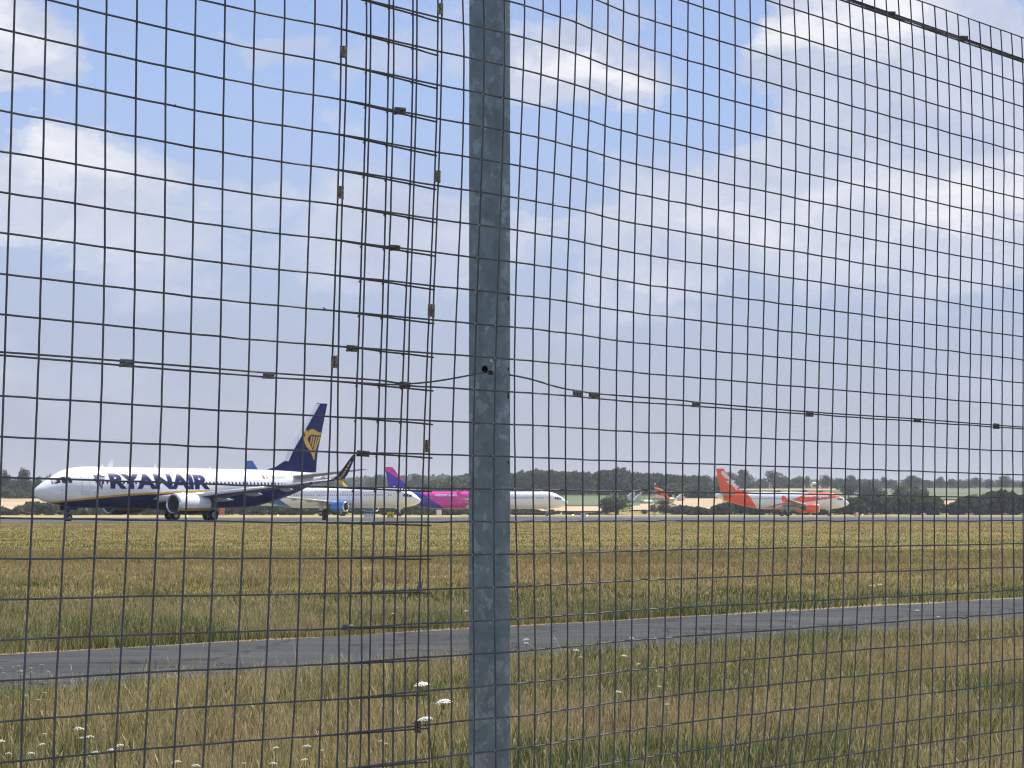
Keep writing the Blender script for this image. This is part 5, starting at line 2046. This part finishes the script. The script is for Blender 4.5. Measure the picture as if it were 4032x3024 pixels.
mass("hedge", 2640, 3330, 600, 635, [(2640, 2010), (2690, 1990), (2720, 1995), (2760, 2002), (2810, 2012), (2840, 1985), (2900, 1975), (3000, 1975), (3330, 1980)], 66, 5.5, "dark green hedge behind the belly of the orange and white jet", "hedge", None, leaf=.45, dens=280, tone=(-.1, .7), seed=15)
mass("hedge", 3320, 3690, 600, 650, [(3320, 1990), (3345, 1965), (3400, 1950), (3450, 1955), (3480, 1960), (3520, 1950), (3560, 1952), (3620, 1945), (3660, 1950), (3688, 1985)], 56, 7.5, "big dark hedge beyond the orange jet nose", "hedge", None, leaf=.45, dens=420, tone=(-.45, .35), seed=16)
mass("hedge", 3745, 4320, 600, 650, [(3735, 2005), (3755, 1980), (3790, 1960), (3830, 1955), (3868, 1945), (3900, 1932), (3940, 1926), (3975, 1930), (4000, 1945), (4040, 1945), (4320, 1940)], 66, 7.5,
     "big dark domed hedge at the edge below the green field", "hedge", None, leaf=.45, dens=420, tone=(-.55, .25), seed=17)
mass("hedge", 3690, 3760, 640, 660, [(3690, 2005), (3760, 2000)], 8, 4.0, "short grey green hedge between the two big dark ones", "hedge", None, leaf=.4, dens=200, seed=18)

ORD = ["first", "second", "third", "fourth", "fifth", "sixth", "seventh", "eighth", "ninth", "tenth", "eleventh", "twelfth", "thirteenth", "fourteenth"]
tree(22, 1843, 44, 900, "broad tree cut by the picture edge behind the pale gable", var=0)
tree(-60, 1850, 60, 900, "tree beyond the picture edge behind the pale gable", var=3)
tree(96, 1842, 52, 900, "tallest round tree standing before the airliner nose", var=1)
tree(58, 1885, 60, 880, "low dark tree between the pale gable and the grey roof", var=4)
tree(150, 1872, 36, 920, "small tree just over the nose of the navy airliner", var=2)
tree(118, 1888, 55, 910, "dark tree behind the grey barn roof", var=5)
tree(197, 1865, 30, 880, "sparse little tree above the cockpit windows", var=6)
tree(175, 1892, 40, 900, "low bush tree beside the cockpit glass", var=7)
for i, (px, tp, w, Y) in enumerate([(1305, 1880, 40, 1500), (1352, 1888, 34, 1500), (1490, 1868, 62, 1450), (1462, 1884, 40, 1450), (1640, 1864, 60, 1400), (1668, 1885, 40, 1400), (1615, 1890, 36, 1400)]):
    tree(px, tp, w, Y, ORD[i] + " hazy tree from the navy winglet towards the post")
for i, (px, tp, w, Y) in enumerate([(2130, 1855, 70, 1050), (2205, 1860, 55, 1040), (2262, 1862, 50, 1050), (2330, 1866, 60, 1040), (2450, 1851, 86, 1000), (2575, 1860, 60, 1000), (2655, 1870, 60, 990), (2700, 1870, 60, 980)]):
    tree(px, tp, w, Y, ORD[i] + " tree crown rising from the long wood, counted from the steel post")
tree(2430, 1944, 130, 612, "wide dark bush left of the white houses", var=8, name="bush", cat="bush")
tree(2385, 1958, 60, 610, "smaller bush leaning on the wide dark one", var=7, name="bush", cat="bush")
tree(2535, 2004, 30, 612, "tiny bush on the tan patch below the houses", var=8, name="bush", cat="bush")
tree(2570, 1985, 44, 612, "thin bush beside the windsock mast", var=6, name="bush", cat="bush")
tree(2618, 1966, 82, 615, "round dark bush under the orange windsock", var=7, name="bush", cat="bush")
tree(2665, 1990, 60, 612, "low bush joining the hedge after the windsock", var=8, name="bush", cat="bush")
for i, (px, tp, w, Y) in enumerate([(2765, 1870, 60, 1000), (2835, 1858, 50, 1340), (2880, 1858, 50, 1330), (2930, 1849, 84, 1300), (2995, 1882, 50, 1300), (3045, 1853, 84, 1290), (3085, 1872, 60, 1290),
                                    (3128, 1880, 36, 1320), (3152, 1872, 50, 1350), (3175, 1870, 34, 1300), (3250, 1867, 66, 1300), (3290, 1885, 40, 1330), (3310, 1880, 40, 1330)]):
    tree(px, tp, w, Y, ORD[i] + " skyline tree along the ridge behind the orange tail and fuselage")
for i, (px, tp, w, Y) in enumerate([(3356, 1868, 60, 1150), (3420, 1890, 60, 1000), (3480, 1876, 26, 1400), (3510, 1884, 34, 1400), (3592, 1868, 84, 1200), (3645, 1890, 40, 1300), (3702, 1874, 42, 1330), (3742, 1886, 46, 1350),
                                    (3790, 1898, 36, 1380), (3838, 1877, 36, 1340), (3893, 1886, 46, 1350), (3956, 1870, 62, 1320), (4025, 1896, 40, 1380), (4090, 1885, 50, 1380)]):
    tree(px, tp, w, Y, ORD[i] + " round tree on the ridge after the orange jet nose")
tree(3340, 1900, 80, 880, "big grey green tree right behind the orange jet nose", var=1)
tree(3405, 1905, 90, 820, "brownish green tree over the dark hedge", var=4)
tree(3455, 1915, 70, 800, "lower tree joining the brownish one over the dark hedge", var=5)
tree(3545, 1908, 70, 820, "dull green tree in front of the widest ridge crown", var=2)
tree(3600, 1912, 70, 760, "ragged dark tree on top of the dark hedge", var=6)
tree(3640, 1918, 55, 740, "ragged dark tree at the field end of the hedge", var=0)
tree(3835, 1942, 40, 760, "pale shrub peeping over the domed hedge", var=8, name="bush", cat="bush")
for i, px in enumerate((2870, 2925, 3060, 3165, 3235)):
    tree(px, 1930 - (i % 2) * 4, 40, 900, ORD[i] + " olive bush above the back of the orange jet", var=8 if i % 2 else 7, name="bush", cat="bush")

# ------------------------------------------------------------------ houses
M_hw = plain("white_render_wall", (0.80, 0.78, 0.68), .8, 0, 0, .06, .4)
M_hb = plain("buff_wall", (0.62, 0.50, 0.38), .8, 0, 0, .06, .4)
M_hg = plain("grey_slate_roof", (0.17, 0.18, 0.20), .7, 0, 0, .15, .6)
M_hr = plain("red_tile_roof", (0.30, 0.13, 0.10), .8, 0, 0, .15, .6)
M_ht = plain("brown_tile_roof", (0.36, 0.29, 0.23), .8, 0, 0, .15, .6)
M_hwin = plain("house_window", (0.05, 0.06, 0.07), .2)


def house(px0, px1, y_base, y_eave, y_ridge, Y, wall, roof, label, gable=False, name="house"):
    x0, x1 = px_x(px0, Y), px_x(px1, Y)
    zb, ze, zr = at(px0, y_base, Y).z, at(px0, y_eave, Y).z, at(px0, y_ridge, Y).z
    cx = (x0 + x1) / 2
    g0 = min(zb, float(height(cx, Y)))
    t = empty(name, label, "house", (cx, Y, g0))
    W = (x1 - x0) / 2
    D = max(5.0, W * .9)
    zb2, ze2, zr2 = -.5, ze - g0, zr - g0
    mb = MB()
    mb.box(-W, W, 0, D, zb2, ze2)
    if gable:
        mb.add([(-W, 0, ze2), (W, 0, ze2), (0, 0, zr2), (-W, D, ze2), (W, D, ze2), (0, D, zr2)], [(0, 1, 2), (3, 5, 4)])
    mb.build("wall", wall, t)
    mb = MB()
    e = .35
    if gable:
        for sg in (-1, 1):
            mb.loft([[(sg * (W + e), -e, ze2 - .25), (sg * (W + e), D + e, ze2 - .25), (0, D + e, zr2 + .12), (0, -e, zr2 + .12)],
                     [(sg * (W + e), -e, ze2 - .05), (sg * (W + e), D + e, ze2 - .05), (0, D + e, zr2 + .34), (0, -e, zr2 + .34)]])
    else:
        mb.loft([[(-W - e, -e, ze2), (W + e, -e, ze2), (W + e, D + e, ze2), (-W - e, D + e, ze2)], [(-W * .8, D * .5 - .1, zr2), (W * .8, D * .5 - .1, zr2), (W * .8, D * .5 + .1, zr2), (-W * .8, D * .5 + .1, zr2)]])
    rf = mb.build("roof", roof, t)
    mb = MB()
    mb.box(W * .35, W * .35 + .7, D * .5 - .35, D * .5 + .35, (ze2 + zr2) / 2, zr2 + 1.0)
    mb.build("chimney", M_hb, rf)
    nw = max(2, int(W * 2 / 3.2))
    first = None
    for r in range(2 if ze2 > 4.5 else 1):
        for i in range(nw):
            x = -W + (i + .5) * 2 * W / nw
            z = ze2 - 1.5 - 2.6 * r
            if first is None:
                mb = MB()
                mb.box(-.45, .45, -.06, .02, -.55, .55)
                mb.build("window", M_hwin, t).location = (x, 0, z)
                first = t.children[-1]
            else:
                o = first.copy()
                COL.objects.link(o)
                o.location = (x, 0, z)
    return t


house(-14, 19, 1935, 1912, 1893, 920, M_hb, M_ht, "pale buff gable end at the picture edge", True)
house(80, 130, 1938, 1925, 1906, 925, M_hb, M_hg, "long low barn with grey slate roof before the airliner nose", name="barn")
house(2468, 2505, 1990, 1962, 1944, 760, M_hw, M_hw, "tall cream gabled house beside the wide dark bush", True)
house(2497, 2520, 1990, 1970, 1958, 750, M_hw, M_hw, "cream house stepping down from the tall gabled one", True)
house(2509, 2526, 1975, 1956, 1948, 800, M_hw, M_hw, "small white gabled house behind the cream pair", True)
house(2525, 2538, 1978, 1971, 1966, 780, M_hw, M_ht, "tiny white cottage between two larger houses")
house(2539, 2566, 1986, 1974, 1968, 770, M_hw, M_hw, "low wide white house left of the windsock mast")
house(2572, 2620, 1972, 1961, 1948, 850, M_hw, M_hr, "red roofed house half behind the windsock")
house(2640, 2653, 1972, 1964, 1958, 830, M_hw, M_hw, "little white house just past the windsock tip")
house(2668, 2694, 1978, 1958, 1949, 800, M_hw, M_hw, "white house standing alone past the windsock", True)
house(2650, 2690, 1938, 1925, 1912, 1000, M_hw, M_ht, "white farmhouse with brown roof up the hill")
house(2700, 2722, 1935, 1925, 1913, 1010, M_hb, M_ht, "brown roofed farm building beside the hill farmhouse")
house(3168, 3195, 1914, 1908, 1902, 1310, M_hw, M_ht, "low white building under the ridge trees")
house(3199, 3213, 1914, 1903, 1897, 1300, M_hw, M_hw, "bright white house under the ridge trees")
house(3228, 3268, 1915, 1908, 1902, 1310, M_hw, M_hg, "grey roofed white building at the ridge")
house(3030, 3046, 1916, 1906, 1899, 1320, M_hb, M_ht, "buff cottage half hidden by ridge trees")
house(3538, 3547, 1902, 1897, 1893, 1500, M_hw, M_hw, "tiny white house on the far ridge", True)

# ------------------------------------------------------------------ windsock, signs, lights
M_sock = plain("orange_windsock_cloth", (0.92, 0.20, 0.045), .8, 0, 0, .08, 2)
wx = px_x(2578, 420)
gz = float(height(wx, 420))
ws = empty("windsock", "orange windsock hanging from a pale mast with a white lamp on top", "windsock", (wx, 420, gz))
mb = MB()
zt = at(2578, 1908, 420).z - gz
mb.tube([(0, 0, 0), (0, 0, zt)], [.075, .05], 10)
mb.build("mast", M_strut, ws, True)
lamp(ws, (0, 0, zt + .12), .17, M_white, "mast_lamp")
path = [(2578, 1927), (2590, 1929), (2602, 1934), (2614, 1944), (2624, 1956), (2631, 1966), (2636, 1972)]
pts = [at(a, b2, 420) - Vector((wx, 420, gz)) for a, b2 in path]
mb = MB()
rs = [.40, .40, .38, .35, .31, .28, .26]
K_ = 18
mb.tube(pts, rs, K_, False)
mb.tube(pts[::-1], [r * .96 for r in rs[::-1]], K_, False)
mb.build("sock", M_sock, ws, True)
mb = MB()
mb.tube([(0, 0, pts[0].z + .3), (0, 0, pts[0].z + .5)], .06, 8)
c = pts[0]
ring = [Vector((c.x + .0, c.y + .42 * math.cos(a), c.z + .42 * math.sin(a))) for a in [2 * PI * k / 16 for k in range(17)]]
mb.tube(ring, .02, 6)
mb.build("hoop", M_strut, ws)

M_sy = plain("yellow_sign_face", (0.85, 0.66, 0.03), .5, 0, 0, .03)
M_sk = plain("black_sign_print", (0.02, 0.02, 0.02), .6)
M_sw = plain("white_sign_face", (0.82, 0.82, 0.82), .5, 0, 0, .03)
M_sr = plain("faded_red_board", (0.75, 0.12, 0.13), .6, 0, 0, .05)


def sign(px0, px1, y0, y1, Y, mat, label, name="airfield_sign", back=None):
    x0, x1 = px_x(px0, Y), px_x(px1, Y)
    cx = (x0 + x1) / 2
    g0 = float(height(cx, Y))
    zt, zb = at(px0, y0, Y).z - g0, at(px0, y1, Y).z - g0
    zb = max(zb, .12)
    t = empty(name, label, "sign", (cx, Y, g0))
    W = (x1 - x0) / 2
    mb = MB()
    mb.box(-W, W, 0, .22, zb, zt)
    mb.build("cabinet", mat, t)
    mb = MB()
    for sg in (-1, 1):
        mb.tube([(sg * W * .7, .1, -.05), (sg * W * .7, .1, zb + .02)], .035, 8)
    mb.build("leg", M_strut, t)
    mb = MB()
    f = .04
    mb.box(-W - f, W + f, -.01, .23, zt, zt + f)
    mb.box(-W - f, W + f, -.01, .23, zb - f, zb)
    mb.build("frame", back or mat, t)
    return t, W, zb, zt


t, W, zb, zt = sign(1525, 1552, 2017, 2038, 300, M_sy, "yellow taxiway sign with a black arrow and the number 6")
P = text_polys("6", .04)
mb = MB()
H2 = zt - zb
for p in P:
    mb.add([(W * .15 + x * W * .42, -.006, zb + H2 * (.2 + .62 * y)) for x, y in p], [tuple(range(len(p)))])
mb.build("number", M_sk, t)
mb = MB()
zc_ = zb + H2 * .5
mb.add([(-W * .6, -.006, zc_), (-W * .28, -.006, zc_ + .16), (-W * .28, -.006, zc_ + .05), (-W * .02, -.006, zc_ + .05), (-W * .02, -.006, zc_ - .05), (-W * .28, -.006, zc_ - .05), (-W * .28, -.006, zc_ - .16)], [tuple(range(7))])
mb.build("arrow", M_sk, t)
sign(1719, 1739, 2008, 2028, 430, M_sw, "square white sign board standing on the dry grass below the pink jet")
sign(866, 885, 2003, 2027, 420, M_sr, "faded red board on the grass under the navy airliner wing", back=M_sw)
sign(1434, 1476, 2024, 2036, 340, M_sw, "low wide white board under the blue engine", name="marker_board")
sign(2286, 2306, 2022, 2033, 330, M_sw, "low white marker beside the amber lights", name="marker_board")
sign(3362, 3370, 2019, 2032, 520, M_sr, "red marker board past the orange jet nose", name="marker_board")
sign(3370, 3377, 2018, 2033, 519, M_sw, "white marker board touching the red one past the orange jet nose", name="marker_board")
sign(3634, 3641, 2021, 2030, 540, M_sw, "small white marker board below the dark hedge", name="marker_board")
sign(3624, 3632, 2022, 2030, 540, M_sr, "small red marker board below the dark hedge", name="marker_board")
# cone-like dark fixture beside the yellow sign
M_amber = plain("lit_amber_lens", (1, .6, .2), .3, 0, 0, .02, 3, ((1.0, .50, .16), 5))
for (px, py, lab) in [(2256, 2030, "amber taxiway light left of the low white marker"), (2312, 2037, "amber taxiway light right of the low white marker"), (1096, 2035, "amber taxiway light behind the navy airliner tail"),
                      (3394, 2033, "pale amber runway light past the marker boards"), (739, 2044, "amber taxiway light under the nearest engine")]:
    Y = 300 if px < 3000 else 430
    if px == 739:
        Y = 243
    x = px_x(px, Y)
    g0 = float(height(x, Y))
    z = max(.3, at(px, py, Y).z - g0)
    t = empty("taxiway_light", lab, "airfield light", (x, Y, g0), 0, "amber lights along the taxiway")
    mb = MB()
    mb.tube([(0, 0, 0), (0, 0, z)], .03, 8)
    mb.tube([(0, 0, 0), (0, 0, .04)], .12, 10)
    mb.build("stand", M_strut, t)
    lamp(t, (0, 0, z + .08), .10, M_amber, "lens")
x = px_x(1577, 300)
t = empty("signal_lamp", "small dark lamp fixture beside the yellow taxiway sign", "airfield light", (x, 300, float(height(x, 300))))
mb = MB()
mb.tube([(0, 0, 0), (0, 0, .35)], .03, 8)
mb.build("stand", M_strut, t)
lamp(t, (0, 0, .48), .17, M_tyre, "lamp_head")

# ------------------------------------------------------------------ haze
mb = MB()
mb.box(-2980, 2980, -80, 5450, -2.5, 66)
hz = mb.build("haze", [])
m = bpy.data.materials.new("haze_air")
m.use_nodes = True
nt = m.node_tree
for n in list(nt.nodes):
    nt.nodes.remove(n)
out = nt.nodes.new('ShaderNodeOutputMaterial')
pv = nt.nodes.new('ShaderNodeVolumePrincipled')
pv.inputs['Color'].default_value = (0.86, 0.92, 1.0, 1)
pv.inputs['Density'].default_value = 0.00013
pv.inputs['Anisotropy'].default_value = 0.2
nt.links.new(pv.outputs[0], out.inputs['Volume'])
hz.data.materials.append(m)
tag(hz, "thin summer haze over the airfield", kind="stuff")
hz['category'] = "haze"
